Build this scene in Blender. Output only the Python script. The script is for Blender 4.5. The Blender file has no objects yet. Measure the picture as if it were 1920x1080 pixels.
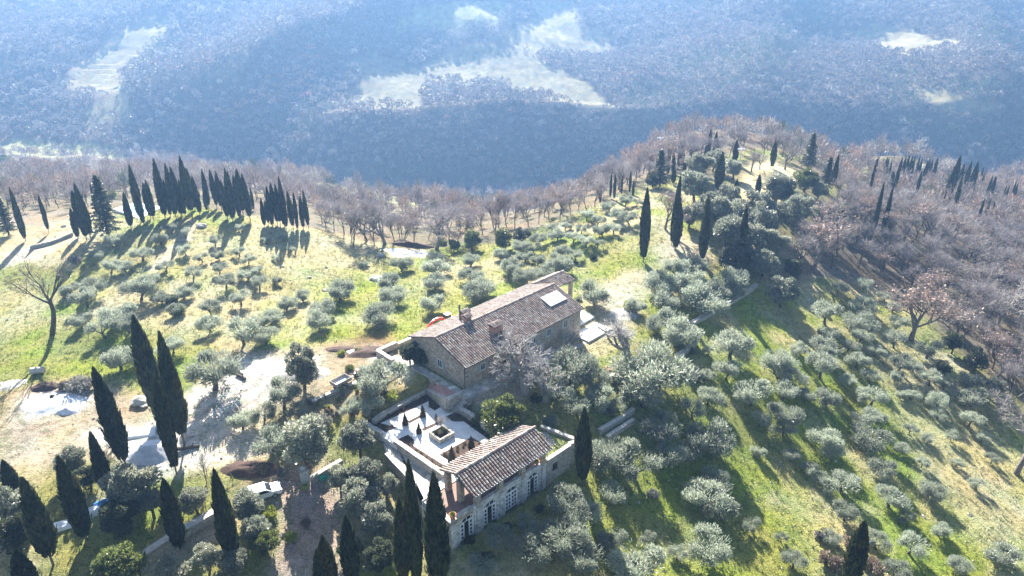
import bpy, math, random
import numpy as np
from mathutils import Vector

S = bpy.context.scene
C = S.collection
R = math.radians

# ------------------------------------------------------------------ camera
CAMZ, PITCH, F = 56.0, 25.0, 1280.0
cp, sp = math.cos(R(PITCH)), math.sin(R(PITCH))
cam = bpy.data.cameras.new('camera'); camo = bpy.data.objects.new('camera', cam); C.objects.link(camo)
cam.lens = 24; cam.sensor_width = 36; cam.clip_start = 0.5; cam.clip_end = 6000
camo.location = (0, 0, CAMZ); camo.rotation_euler = (R(90 - PITCH), 0, 0)
S.camera = camo

# ------------------------------------------------------------------ sky, sun, exposure
SUN_EL, SUN_AZ = 33.0, -13.0           # azimuth from +Y towards +X
w = bpy.data.worlds.new('World'); S.world = w; w.use_nodes = True
nt = w.node_tree
sky = nt.nodes.new('ShaderNodeTexSky'); sky.sky_type = 'NISHITA'; sky.sun_disc = False
sky.sun_elevation = R(SUN_EL); sky.sun_rotation = R(SUN_AZ)
nt.links.new(sky.outputs[0], nt.nodes['Background'].inputs[0])
nt.nodes['Background'].inputs[1].default_value = 0.05
sl = bpy.data.lights.new('sun', 'SUN'); sl.energy = 5.0; sl.angle = R(0.5); sl.color = (1, .955, .88)
so = bpy.data.objects.new('sun', sl); C.objects.link(so)
sd = Vector((math.sin(R(SUN_AZ)) * math.cos(R(SUN_EL)), math.cos(R(SUN_AZ)) * math.cos(R(SUN_EL)), math.sin(R(SUN_EL))))
so.rotation_euler = sd.to_track_quat('Z', 'Y').to_euler(); so.location = (0, 300, 200)
vs = S.view_settings
vs.view_transform = 'Standard'; vs.look = 'None'; vs.exposure = 2.12; vs.gamma = 1
S.render.engine = 'CYCLES'
cy = S.cycles
cy.max_bounces = 5; cy.diffuse_bounces = 2; cy.glossy_bounces = 2; cy.transmission_bounces = 3
cy.transparent_max_bounces = 4; cy.volume_bounces = 0
cy.use_denoising = True
cy.caustics_reflective = False; cy.caustics_refractive = False
HAZE_DENSITY = 0.00032

# ------------------------------------------------------------------ noise and projection
def _h(ix, iy, s):
    n = (ix.astype(np.int64) * 374761393 + iy.astype(np.int64) * 668265263 + s * 1442695041) & 0x7fffffff
    n = ((n ^ (n >> 13)) * 1274126177) & 0x7fffffff
    return ((n ^ (n >> 16)) & 0xffff) / 65535.0
def vnoise(x, y, s=0):
    ix, iy = np.floor(x), np.floor(y); fx, fy = x - ix, y - iy
    fx = fx * fx * (3 - 2 * fx); fy = fy * fy * (3 - 2 * fy)
    return (_h(ix, iy, s) * (1 - fx) + _h(ix + 1, iy, s) * fx) * (1 - fy) + (_h(ix, iy + 1, s) * (1 - fx) + _h(ix + 1, iy + 1, s) * fx) * fy
def fbm(x, y, o=4, s=0):
    a, t, n = 1.0, 0.0, 0.0
    for k in range(o):
        t = t + a * vnoise(x, y, s + k * 17); n += a; a *= .5; x = x * 2.03 + 7.1; y = y * 2.03 + 3.7
    return t / n
def sstep(a, b, x):
    t = np.clip((x - a) / (b - a), 0, 1); return t * t * (3 - 2 * t)
def ray(px, py):
    u, v = (px - 960) / F, (py - 540) / F
    return u, cp - v * sp, -sp - v * cp
def P(px, py, z):                      # the point at height z seen at a photo pixel
    a, b, c = ray(px, py); t = (z - CAMZ) / c
    return a * t, b * t
def proj(x, y, z):
    dz = z - CAMZ; d = y * cp - dz * sp
    return 960 + F * x / d, 540 - F * (y * sp + dz * cp) / d, d
def inpoly(px, py, poly):
    r = np.zeros(np.shape(px), bool); n = len(poly)
    for i in range(n):
        x0, y0 = poly[i]; x1, y1 = poly[(i + 1) % n]
        if y0 == y1: continue
        c = ((y0 > py) != (y1 > py)) & (px < (x1 - x0) * (py - y0) / (y1 - y0) + x0)
        r ^= c
    return r

# ------------------------------------------------------------------ materials
def nodes(name):
    m = bpy.data.materials.new(name); m.use_nodes = True
    t = m.node_tree; return m, t, t.nodes['Principled BSDF'], t.nodes['Material Output']
def L(t, a, b): t.links.new(a, b)
def tex_noise(t, vec, scale, detail=4, rough=.6):
    n = t.nodes.new('ShaderNodeTexNoise'); n.inputs['Scale'].default_value = scale
    n.inputs['Detail'].default_value = detail; n.inputs['Roughness'].default_value = rough
    L(t, vec, n.inputs['Vector']); return n
def maprange(t, v, a, b, c, d):
    n = t.nodes.new('ShaderNodeMapRange')
    for i, x in enumerate((a, b, c, d)): n.inputs[1 + i].default_value = x
    L(t, v, n.inputs[0]); return n.outputs[0]
def mixc(t, fac, a, b, mode='MIX'):
    n = t.nodes.new('ShaderNodeMix'); n.data_type = 'RGBA'; n.blend_type = mode
    for s, v in ((n.inputs[0], fac), (n.inputs[6], a), (n.inputs[7], b)):
        if isinstance(v, (int, float)): s.default_value = v
        elif isinstance(v, tuple): s.default_value = (*v, 1)
        else: L(t, v, s)
    return n.outputs[2]
def pos(t): return t.nodes.new('ShaderNodeNewGeometry').outputs['Position']
def objc(t): return t.nodes.new('ShaderNodeTexCoord').outputs['Object']
def attr(t, n='col'):
    a = t.nodes.new('ShaderNodeAttribute'); a.attribute_name = n; return a.outputs['Color']
def scale_c(t, col, fac):
    n = t.nodes.new('ShaderNodeVectorMath'); n.operation = 'SCALE'
    L(t, col, n.inputs[0]); L(t, fac, n.inputs['Scale']); return n.outputs[0]
def bump(t, b, h, strength=.4, dist=.05):
    n = t.nodes.new('ShaderNodeBump'); n.inputs['Strength'].default_value = strength; n.inputs['Distance'].default_value = dist
    L(t, h, n.inputs['Height']); L(t, n.outputs[0], b.inputs['Normal'])
def mat(name, rgb=None, rough=.8, ns=4., na=.25, bp=0, spec=.3, world=False, metal=0):
    m, t, b, o = nodes(name)
    v = pos(t) if world else objc(t)
    n = tex_noise(t, v, ns)
    f = maprange(t, n.outputs[0], .3, .7, 1 - na, 1 + na)
    if rgb is None: c = attr(t)
    else:
        r = t.nodes.new('ShaderNodeRGB'); r.outputs[0].default_value = (*rgb, 1); c = r.outputs[0]
    L(t, scale_c(t, c, f), b.inputs['Base Color'])
    b.inputs['Roughness'].default_value = rough; b.inputs['Specular IOR Level'].default_value = spec
    b.inputs['Metallic'].default_value = metal
    if bp: bump(t, b, n.outputs[0], bp)
    return m
def leaf(name, transl=.3, var=.25, rgb=(1, 1, 1), rough=.6, spec=.25):
    m, t, b, o = nodes(name)
    oi = t.nodes.new('ShaderNodeObjectInfo')
    f = maprange(t, oi.outputs['Random'], 0, 1, 1 - var, 1 + var)
    c = mixc(t, 1.0, scale_c(t, attr(t), f), rgb, 'MULTIPLY')
    L(t, c, b.inputs['Base Color']); b.inputs['Roughness'].default_value = rough; b.inputs['Specular IOR Level'].default_value = spec
    tr = t.nodes.new('ShaderNodeBsdfTranslucent'); L(t, c, tr.inputs[0])
    mx = t.nodes.new('ShaderNodeMixShader'); mx.inputs[0].default_value = transl
    L(t, b.outputs[0], mx.inputs[1]); L(t, tr.outputs[0], mx.inputs[2]); L(t, mx.outputs[0], o.inputs[0])
    return m
def stone(name, c1, c2, mortar, sc=2.6, rough=.9):
    m, t, b, o = nodes(name); v = objc(t)
    mp = t.nodes.new('ShaderNodeMapping'); mp.inputs['Scale'].default_value = (1, 1, 1.7); L(t, v, mp.inputs[0])
    vo = t.nodes.new('ShaderNodeTexVoronoi'); vo.inputs['Scale'].default_value = sc; L(t, mp.outputs[0], vo.inputs['Vector'])
    ve = t.nodes.new('ShaderNodeTexVoronoi'); ve.feature = 'DISTANCE_TO_EDGE'; ve.inputs['Scale'].default_value = sc; L(t, mp.outputs[0], ve.inputs['Vector'])
    se = t.nodes.new('ShaderNodeSeparateColor'); L(t, vo.outputs['Color'], se.inputs[0])
    c = mixc(t, se.outputs[0], c1, c2)
    c = scale_c(t, c, maprange(t, se.outputs[1], 0, 1, .6, 1.3))
    big = tex_noise(t, v, .5)
    c = scale_c(t, c, maprange(t, big.outputs[0], .3, .7, .72, 1.2))
    e = maprange(t, ve.outputs['Distance'], 0, .09, 0, 1)
    L(t, mixc(t, e, mortar, c), b.inputs['Base Color']); b.inputs['Roughness'].default_value = rough
    b.inputs['Specular IOR Level'].default_value = .2
    bump(t, b, e, .5, .04)
    return m
def ground_mat():
    m, t, b, o = nodes('ground_mixed'); p = pos(t)
    n1 = tex_noise(t, p, .9, 7, .72); n2 = tex_noise(t, p, .11, 4, .6); n3 = tex_noise(t, p, 4.5, 4, .75)
    c = attr(t)
    c = mixc(t, maprange(t, n2.outputs[0], .38, .62, 0, 1), c, mixc(t, 1.0, c, (1.22, 1.02, .82), 'MULTIPLY'))
    c = mixc(t, maprange(t, n1.outputs[0], .48, .6, 0, .9), c, mixc(t, 1.0, c, (.52, .60, .5), 'MULTIPLY'))
    c = scale_c(t, c, maprange(t, n3.outputs[0], .3, .7, .45, 1.5))
    L(t, c, b.inputs['Base Color']); b.inputs['Roughness'].default_value = .95; b.inputs['Specular IOR Level'].default_value = .1
    ad = t.nodes.new('ShaderNodeMath'); ad.operation = 'ADD'; L(t, n1.outputs[0], ad.inputs[0]); L(t, n3.outputs[0], ad.inputs[1])
    bump(t, b, ad.outputs[0], 1.0, .35)
    return m
M = dict(
    ground=ground_mat(),
    stone=stone('rubble_stone', (.30, .25, .19), (.42, .36, .28), (.40, .36, .30)),
    wallstone=stone('garden_wall_stone', (.36, .33, .28), (.48, .45, .39), (.40, .37, .32), 3.2),
    cap=mat('stone_cap', (.47, .44, .385), .85, 2.5, .3, .3),
    annexwall=stone('pale_stone', (.50, .49, .46), (.60, .59, .56), (.56, .55, .52), 2.2),
    tile=mat('terracotta_tiles', None, .85, 7, .3, .2),
    loggiafloor=mat('loggia_floor', (.22, .14, .11), .8, 2, .2, .1),  # terracotta darkened, the loggia's shade put into the floor colour
    paving=mat('pale_paving', (.74, .73, .70), .7, 1.2, .12, .1, world=True),
    flag=stone('flagstones', (.45, .42, .36), (.60, .56, .50), (.36, .33, .28), 1.3),
    terracotta=mat('terracotta_floor', (.46, .24, .20), .75, 3, .2, .1),
    soil=mat('dark_soil', (.07, .042, .03), .95, 3, .45, .6, world=True),
    lawn=mat('lawn', (.17, .19, .06), .95, 2.2, .5, .8, world=True),
    whitewood=mat('white_paint', (.80, .80, .79), .5, 3, .06),
    shutter=mat('grey_green_shutter', (.30, .34, .34), .6, 8, .12),
    frame=mat('pale_window_frame', (.62, .60, .56), .6, 6, .1),
    glass=mat('dark_glass', (.025, .03, .036), .08, 2, .3, 0, .6),
    dark=mat('dark_interior', (.03, .027, .024), .9, 2, .3),  # near-black colour stands in for shade inside rooms and openings
    iron=mat('dark_iron', (.05, .045, .04), .5, 8, .2, 0, .5, metal=.4),
    brick=mat('chimney_brick', (.36, .21, .16), .9, 9, .35, .4),
    sheet=mat('white_sheet', (.82, .83, .85), .5, .8, .06),
    orange=mat('orange_paint', (.75, .07, .03), .45, 3, .15, 0, .5),
    rubber=mat('black_rubber', (.025, .025, .025), .8, 8, .2),
    steel=mat('grey_steel', (.34, .34, .33), .45, 6, .2, 0, .5, metal=.3),
    trailergrey=mat('weathered_grey_board', (.36, .33, .29), .8, 5, .3),
    whitecar=mat('white_car_paint', (.80, .81, .82), .25, 1, .04, 0, .5),
    blue=mat('blue_tarp', (.08, .25, .55), .4, 3, .25, .3),
    tarp=mat('white_tarp', (.80, .82, .86), .5, 2, .1, .4),
    green=mat('green_paint', (.02, .30, .22), .45, 4, .15, 0, .5),
    navy=mat('navy_plastic', (.03, .035, .14), .5, 4, .2),
    pot=mat('terracotta_pot', (.48, .22, .13), .8, 5, .2, .1),
    water=mat('pool_water', (.30, .50, .58), .05, .6, .12, 0, .6),
    gravel=mat('white_gravel', (.66, .66, .68), .95, 1.6, .22, .8, world=True),
    rock=mat('rock', (.42, .39, .34), .9, 2.5, .4, .7),
    bark=mat('bark', (.085, .065, .05), .95, 6, .45, .6),
    olivebark=mat('olive_bark', (.10, .085, .07), .95, 6, .45, .6),
    palebark=mat('pale_bark', (.17, .145, .125), .95, 5, .35, .4),
    ashbark=mat('ash_grey_bark', (.30, .27, .24), .95, 5, .3, .4),
    cypress=leaf('cypress_foliage', .22, .25), olive=leaf('olive_leaves', .45, .26, rough=.45, spec=.6),
    oak=leaf('holm_oak_leaves', .45, .25, rough=.4, spec=.8), twig=leaf('twigs', .15, .18), shrub=leaf('shrub_leaves', .3, .2),
    wood=leaf('far_wood', .12, 0), grass=leaf('grass_blades', .4, 0),
    wire=mat('yellow_wire', (.5, .5, .12), .5, 5, .1), lamp=mat('lamp_white', (.75, .78, .80), .4, 4, .05),
)

# ------------------------------------------------------------------ mesh helpers
def mesh_np(name, V, Fc, mt, col=None, smooth=False):
    """V (n,3); Fc list of (m,k) index arrays, each with its own k"""
    me = bpy.data.meshes.new(name); V = np.asarray(V, np.float32)
    if not isinstance(Fc, list): Fc = [Fc]
    Fc = [np.asarray(f, np.int32) for f in Fc if len(f)]
    me.vertices.add(len(V)); me.vertices.foreach_set('co', V.ravel())
    nl = sum(f.size for f in Fc); me.loops.add(nl)
    me.loops.foreach_set('vertex_index', np.concatenate([f.ravel() for f in Fc]))
    st, o = [], 0
    for f in Fc:
        st.append(np.arange(len(f), dtype=np.int32) * f.shape[1] + o); o += f.size
    st = np.concatenate(st); me.polygons.add(len(st)); me.polygons.foreach_set('loop_start', st)
    me.update(calc_edges=True)
    me.polygons.foreach_set('use_smooth', np.full(len(st), smooth))
    if col is not None:
        a = me.color_attributes.new('col', 'FLOAT_COLOR', 'POINT')
        c = np.ones((len(V), 4), np.float32); c[:, :3] = col; a.data.foreach_set('color', c.ravel())
    me.materials.append(mt); return me
def link(name, me, parent=None, loc=(0, 0, 0)):
    o = bpy.data.objects.new(name, me); C.objects.link(o); o.parent = parent; o.location = loc; return o
def tag(o, label=None, cat=None, group=None, kind=None):
    if label: o['label'] = label
    if cat: o['category'] = cat
    if group: o['group'] = group
    if kind: o['kind'] = kind
    return o
def thing(name, label, cat, loc=(0, 0, 0), rz=0, group=None):
    o = bpy.data.objects.new(name, None); C.objects.link(o); o.empty_display_size = .5
    o.location = loc; o.rotation_euler = (0, 0, rz); return tag(o, label, cat, group)
class MB:
    """collects boxes, prisms, tubes, tiles into one mesh"""
    def __init__(s): s.V, s.F, s.c = [], {}, []
    def add(s, V, faces, col=(1, 1, 1)):
        n = sum(len(v) for v in s.V); s.V.append(np.asarray(V, float)); s.c.append(np.tile(np.asarray(col, float)[:3], (len(V), 1)))
        for f in faces: s.F.setdefault(len(f), []).append([i + n for i in f])
        return s
    def box(s, a, b, col=(1, 1, 1)):
        (x0, y0, z0), (x1, y1, z1) = a, b
        V = [(x0, y0, z0), (x1, y0, z0), (x1, y1, z0), (x0, y1, z0), (x0, y0, z1), (x1, y0, z1), (x1, y1, z1), (x0, y1, z1)]
        return s.add(V, [(0, 3, 2, 1), (4, 5, 6, 7), (0, 1, 5, 4), (1, 2, 6, 5), (2, 3, 7, 6), (3, 0, 4, 7)], col)
    def prism(s, poly, z0, z1, col=(1, 1, 1)):
        n = len(poly); a = sum(poly[i][0] * poly[(i + 1) % n][1] - poly[(i + 1) % n][0] * poly[i][1] for i in range(n))
        if a < 0: poly = poly[::-1]
        zb = (lambda i: z0) if not hasattr(z0, '__len__') else (lambda i: z0[i])
        V = [(x, y, z0) for x, y in poly] + [(x, y, z1) for x, y in poly]
        f = [tuple(range(n - 1, -1, -1)), tuple(range(n, 2 * n))]
        f += [(i, (i + 1) % n, n + (i + 1) % n, n + i) for i in range(n)]
        return s.add(V, f, col)
    def prismy(s, poly, y0, y1, col=(1, 1, 1)):   # poly in x,z extruded along y
        n = len(poly); a = sum(poly[i][0] * poly[(i + 1) % n][1] - poly[(i + 1) % n][0] * poly[i][1] for i in range(n))
        if a < 0: poly = poly[::-1]
        V = [(x, y0, z) for x, z in poly] + [(x, y1, z) for x, z in poly]
        f = [tuple(range(n)), tuple(range(2 * n - 1, n - 1, -1))]
        f += [(i, n + i, n + (i + 1) % n, (i + 1) % n) for i in range(n)]
        return s.add(V, f, col)
    def prismx(s, poly, x0, x1, col=(1, 1, 1)):   # poly in y,z extruded along x
        n = len(poly); a = sum(poly[i][0] * poly[(i + 1) % n][1] - poly[(i + 1) % n][0] * poly[i][1] for i in range(n))
        if a < 0: poly = poly[::-1]
        V = [(x0, y, z) for y, z in poly] + [(x1, y, z) for y, z in poly]
        f = [tuple(range(n - 1, -1, -1)), tuple(range(n, 2 * n))]
        f += [(i, (i + 1) % n, n + (i + 1) % n, n + i) for i in range(n)]
        return s.add(V, f, col)
    def tube(s, pts, rad, k=6, col=(1, 1, 1), cap=True):
        pts = [np.asarray(p, float) for p in pts]; V = []; n = len(pts)
        if not hasattr(rad, '__len__'): rad = [rad] * n
        for i, p in enumerate(pts):
            d = pts[min(i + 1, n - 1)] - pts[max(i - 1, 0)]; d = d / (np.linalg.norm(d) + 1e-9)
            a = np.cross(d, (0, 0, 1) if abs(d[2]) < .9 else (1, 0, 0)); a /= np.linalg.norm(a); b = np.cross(d, a)
            for j in range(k):
                t = 2 * math.pi * j / k; V.append(p + rad[i] * (a * math.cos(t) + b * math.sin(t)))
        f = [(i * k + j, i * k + (j + 1) % k, (i + 1) * k + (j + 1) % k, (i + 1) * k + j) for i in range(n - 1) for j in range(k)]
        if cap: f += [tuple(range(k - 1, -1, -1)), tuple((n - 1) * k + j for j in range(k))]
        return s.add(V, f, col)
    def lathe(s, prof, c=(0, 0, 0), k=14, col=(1, 1, 1)):
        V = [(c[0] + r * math.cos(2 * math.pi * j / k), c[1] + r * math.sin(2 * math.pi * j / k), c[2] + z) for r, z in prof for j in range(k)]
        n = len(prof)
        f = [(i * k + j, i * k + (j + 1) % k, (i + 1) * k + (j + 1) % k, (i + 1) * k + j) for i in range(n - 1) for j in range(k)]
        return s.add(V, f, col)
    def mesh(s, name, mt, smooth=False):
        return mesh_np(name, np.concatenate(s.V), [np.array(v) for v in s.F.values()], mt, np.concatenate(s.c), smooth)
    def build(s, name, mt, parent=None, loc=(0, 0, 0), smooth=False):
        return link(name, s.mesh(name, mt, smooth), parent, loc)
def copy_tree(o, parent=None):
    c = o.copy(); C.objects.link(c); c.parent = parent
    for ch in o.children: copy_tree(ch, c)
    return c
ORD = ['first', 'second', 'third', 'fourth', 'fifth', 'sixth', 'seventh', 'eighth', 'ninth', 'tenth', 'eleventh', 'twelfth',
       'thirteenth', 'fourteenth', 'fifteenth', 'sixteenth', 'seventeenth', 'eighteenth', 'nineteenth', 'twentieth',
       'twenty-first', 'twenty-second', 'twenty-third', 'twenty-fourth', 'twenty-fifth', 'twenty-sixth', 'twenty-seventh',
       'twenty-eighth', 'twenty-ninth', 'thirtieth', 'thirty-first', 'thirty-second', 'thirty-third', 'thirty-fourth',
       'thirty-fifth', 'thirty-sixth', 'thirty-seventh', 'thirty-eighth', 'thirty-ninth', 'fortieth']

# ================================================================== TERRAIN
# heights of the ground: photo pixel of a spot, and its height over the farmhouse forecourt
CTRL = [(500,720,-.8),(640,735,-.6),(600,800,-2.4),(380,800,-2.4),(200,760,-2.8),(50,760,-3.2),(30,620,-3),(100,630,-2.2),(300,640,-1.6),
 (250,500,0),(350,420,2),(250,420,1),(450,420,1),(560,432,0),(50,455,0),(150,450,.6),(650,470,-3),(750,475,-5),(820,475,-6),(890,465,-5),(960,450,-3.2),
 (600,560,-2),(750,560,-2.5),(700,620,-1),(900,520,-3),(1000,500,-2),(1120,400,.3),(1200,480,.5),(1300,440,1.5),(1400,330,2),(1480,330,2),(1250,310,.5),
 (1091,634,-1.8),(1130,620,-1.8),(1150,520,-.8),(1200,560,-1.2),(874,729,0),(775,690,-.2),(740,660,-.3),(760,600,-.8),(1150,680,-2.4),(1000,700,-1.5),(950,745,-1.2),(900,748,-.7),(925,728,-.7),(975,700,-1.1),
 (1420,610,-5),(1500,650,-7),(1600,600,-9),(1600,520,-8),(1650,700,-11),(1750,700,-12.5),(1850,650,-14),(1400,800,-8),(1300,900,-9),(1200,1000,-9),
 (1500,900,-11),(1500,1060,-12),(1700,900,-14),(1900,1000,-17),(1900,800,-17),(1250,750,-4.6),(1150,860,-6),(1100,950,-6.6),(1100,1060,-7.5),(900,1070,-7),(1000,960,-6.2),(1062,902,-6.1),(1088,886,-6),(1112,876,-5.9),
 (848,1029,-6),(1025,912,-6),(690,1060,-7),(560,1010,-5.6),(560,920,-4.6),(450,900,-3.8),(350,1000,-5),(150,920,-4.6),(50,1050,-6.5),(300,870,-3.6),(300,1060,-6.6),
 (10,860,-4.2),(650,880,-4.4),(700,960,-5.8),
 (1900,500,-16),(1750,520,-12.5),(1600,470,-8),(1560,420,-3),(1520,370,0),(1700,400,-14),(1850,400,-21),(1900,335,-40),(1660,330,-22),(1780,330,-30),(1750,322,-34),(1600,345,-10),
 (150,370,-14),(150,330,-42),(120,283,-64),(300,300,-60),(450,335,-38),(600,385,-20),(560,335,-58),(700,358,-44),(800,395,-22),(900,405,-22),(1000,395,-26),(1100,362,-24),(800,347,-92),(1150,350,-14),
 (20,380,-6),(390,375,-8),(280,375,-8),(480,375,-12),(340,362,-16),(440,365,-17),(250,360,-16),(540,362,-25),(450,352,-24),(380,347,-24),(620,372,-26),(500,345,-38),(300,340,-24),(220,345,-24),(640,415,-9),(740,430,-12),(480,380,-8),(330,380,0),(1250,265,-8),(1450,265,-6),(1600,300,-25)]
WCTRL = [(-900,60,-30),(900,60,-60),(-250,60,-6),(300,60,-40),(0,10,-16),(-200,10,-12),(200,10,-30),(-600,300,-60),(700,300,-80),(0,430,-105),(200,430,-100),
 (-300,480,-75),(350,430,-98),(-500,480,-70),(600,450,-95),(130,330,-50),(60,330,-75),(220,330,-55),(-130,450,-78),(-60,440,-92),(-230,440,-76),(-120,520,-92)]
cx = np.array([P(a, b, z) + (z,) for a, b, z in CTRL] + WCTRL)
SC = 100.0
def _tps(r2): return np.where(r2 > 0, .5 * r2 * np.log(np.maximum(r2, 1e-12)), 0)
_p = cx[:, :2] / SC; _n = len(_p)
_K = _tps(((_p[:, None] - _p[None]) ** 2).sum(-1)) + np.eye(_n) * .002
_A = np.zeros((_n + 3, _n + 3)); _A[:_n, :_n] = _K; _A[:_n, _n] = 1; _A[:_n, _n + 1:] = _p; _A[_n, :_n] = 1; _A[_n + 1:, :_n] = _p.T
_w = np.linalg.solve(_A, np.concatenate([cx[:, 2], [0, 0, 0]]))
def near_z(x, y):
    sh = x.shape; q = np.stack([x.ravel(), y.ravel()], 1) / SC; out = np.empty(len(q))
    for i in range(0, len(q), 20000):
        s = q[i:i + 20000]; r2 = ((s[:, None] - _p[None]) ** 2).sum(-1)
        out[i:i + 20000] = _tps(r2) @ _w[:_n] + _w[_n] + s @ _w[_n + 1:]
    return out.reshape(sh)
def far_z(x, y):
    toe = 545 + 14 * np.sin(x / 90.) + 22 * (fbm(x / 130., x * 0 + 3.3, 2, 5) - .5)
    floor = -106 + 34 * sstep(-60, -420, x) + 6 * sstep(150, 500, x)
    k = .38 + .62 * sstep(-300, -60, x) - .22 * sstep(250, 500, x)
    d = np.maximum(y - toe, 0) + 46 * (fbm(x / 110., y / 200., 3, 55) - .5) * sstep(0, 60, y - toe); d = np.maximum(d, 0)
    d1 = np.minimum(d, 74.); d2 = np.clip(d - 74, 0, 190); d3 = np.maximum(d - 264, 0)
    h = .95 * k * d1 + (.13 + .30 * (1 - k)) * d2 + .31 * d3
    g = sstep(0, 120, d)
    def ridge(x0, y0, x1, y1, hh, wl, wr):
        L_ = math.hypot(x1 - x0, y1 - y0); ux, uy = (x1 - x0) / L_, (y1 - y0) / L_; s = (x - x0) * ux + (y - y0) * uy; n = (x - x0) * uy - (y - y0) * ux + 26 * (fbm(x / 60., y / 60., 3, 66) - .5)
        return hh * np.exp(-np.sqrt((n / np.where(n < 0, wl, wr)) ** 2 + .03)) * sstep(-60, 40, s)
    h = h + g * (ridge(-285, 560, -120, 900, 66, 100, 48) + ridge(-560, 570, -390, 900, 24, 110, 60) + ridge(215, 640, 330, 900, 36, 100, 46) + ridge(430, 590, 560, 900, 46, 90, 46) + ridge(-60, 800, -30, 950, 20, 60, 40) - 24)
    h = h + g * 15 * (fbm(x / 100., y / 100., 3, 21) - .5)
    h = np.where(h > 165, 165 + 30 * (1 - np.exp(-(h - 165) / 30.)), h)
    return floor + h
# building plots that are cut into the ground
HX, HY, HROT = -6.9, 84.9, R(45.5)
AX, AY, AROT = -7.06, 60.1, R(43.5)
def hw(X, Y): c, s = math.cos(HROT), math.sin(HROT); return HX + X * c - Y * s, HY + X * s + Y * c
def aw(X, Y): c, s = math.cos(AROT), math.sin(AROT); return AX + X * c - Y * s, AY + X * s + Y * c
GZ = -2.2
GARDEN = [aw(-.2, 5.4), aw(16.6, 5.4), P(927, 803, GZ), P(864, 760, GZ), P(803, 733, GZ), P(718, 778, GZ), P(682, 797, GZ), P(833, 893, GZ)]
LAWN = [aw(16, -.0), P(1085, 842, -2.3), P(1088, 826, -2.3), P(1014, 800, -2.3), aw(16.6, 5.4)]
CARVE = [(GARDEN, -3.2), (LAWN, -3.2), ([aw(-.3, -.1), aw(16, -.1), aw(16, 5.6), aw(-.3, 5.6)], -6.6)]
def grade(a0, a1, d0, g=1.06, cap=4.5):
    r = []; s = d0; x = a0
    while x < a1:
        s = min(s * g, cap) if x < 1050 else s * 1.08
        x += s; r.append(x)
    return r
gx = np.array([-v for v in grade(125, 1000, 1.05)][::-1] + list(np.arange(-125, 150.1, 1.05)) + grade(150, 1000, 1.05))
gy = np.array([-60, -30, 0, 12, 22, 30] + list(np.arange(36, 215, 1.0)) + grade(215, 430, 1.0, 1.02, 3))
gy = np.array(list(gy) + grade(gy[-1], 1900, 3, 1.01, 4))
X, Y = np.meshgrid(gx, gy)
b = sstep(430, 545, Y)
Z = near_z(X, Y) * (1 - b) + far_z(X, Y) * b
Z = Z + (fbm(X / 9., Y / 9., 3, 3) - .5) * (.9 * sstep(25, 60, Y) * (1 - sstep(100, 240, np.abs(X)) * .2)) * np.where((np.hypot(X - 8, Y - 95) < 24), .25, 1)
for poly, zc in CARVE:
    m = inpoly(X, Y, poly); Z = np.where(m, np.minimum(Z, zc), Z)
def tz(x, y):
    x = np.asarray(x, float); y = np.asarray(y, float)
    i = np.clip(np.searchsorted(gx, x) - 1, 0, len(gx) - 2); j = np.clip(np.searchsorted(gy, y) - 1, 0, len(gy) - 2)
    fx = np.clip((x - gx[i]) / (gx[i + 1] - gx[i]), 0, 1); fy = np.clip((y - gy[j]) / (gy[j + 1] - gy[j]), 0, 1)
    return (Z[j, i] * (1 - fx) + Z[j, i + 1] * fx) * (1 - fy) + (Z[j + 1, i] * (1 - fx) + Z[j + 1, i + 1] * fx) * fy
_T = np.geomspace(25, 1700, 2600)
def G(px, py, h=0.0):                   # the spot of ground (or h above it) under a photo pixel
    a, bb, c = ray(px, py)
    d = CAMZ + c * _T - tz(a * _T, bb * _T) - h
    k = int(np.argmax(d < 0))
    if d[k] >= 0: k = len(_T) - 1
    t = _T[k - 1] + (_T[k] - _T[k - 1]) * d[k - 1] / (d[k - 1] - d[k] + 1e-9) if k else _T[0]
    x, y = a * t, bb * t
    return x, y, float(tz(x, y))

# ground colours: real albedo of grass, straw, earth, gravel and leaf litter
PX, PY, PD = proj(X, Y, Z)
jx = PX + (fbm(X / 3., Y / 3., 3, 31) - .5) * 26 * np.minimum(1, 90 / PD) ; jy = PY + (fbm(X / 3., Y / 3., 3, 47) - .5) * 16
near = PD < 300
def zone(poly, soft=2, nearonly=True):
    mk = inpoly(jx, jy, poly) & (near if nearonly else (PD > 330)); mk = mk.astype(float)
    for _ in range(soft):
        mk[1:-1, 1:-1] = (mk[1:-1, 1:-1] * 2 + mk[:-2, 1:-1] + mk[2:, 1:-1] + mk[1:-1, :-2] + mk[1:-1, 2:]) / 6
    return mk[..., None]
LUSH, GRASS, STRAW = np.array((.205, .275, .042)), np.array((.26, .28, .105)), np.array((.45, .42, .275))
DIRT, PALE, LITTER, WHITE = np.array((.40, .33, .255)), np.array((.52, .48, .40)), np.array((.155, .128, .112)), np.array((.72, .71, .69))
SOILC = np.array((.20, .13, .09))
n_a = fbm(X / 14., Y / 14., 4, 61)[..., None]; n_b = fbm(X / 5., Y / 5., 4, 71)[..., None]
col = GRASS * np.ones(X.shape + (1,)); t = sstep(.42, .62, n_a); col = col * (1 - t) + STRAW * t
t = sstep(.5, .64, n_b); col = col * (1 - t * .7) + LUSH * t * .7
def paint(poly, c, amt=1., soft=2, nearonly=True, nz=None):
    global col
    k = zone(poly, soft, nearonly) * amt
    if nz is not None: k = k * nz
    col = col * (1 - k) + c * k
lushn = .35 + .65 * sstep(.35, .6, n_b)
paint([(480,400),(720,450),(700,520),(560,520),(430,480)], STRAW, .75, 6)
paint([(560,500),(700,510),(720,550),(600,560)], LUSH, .8, 4, nz=lushn)
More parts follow.
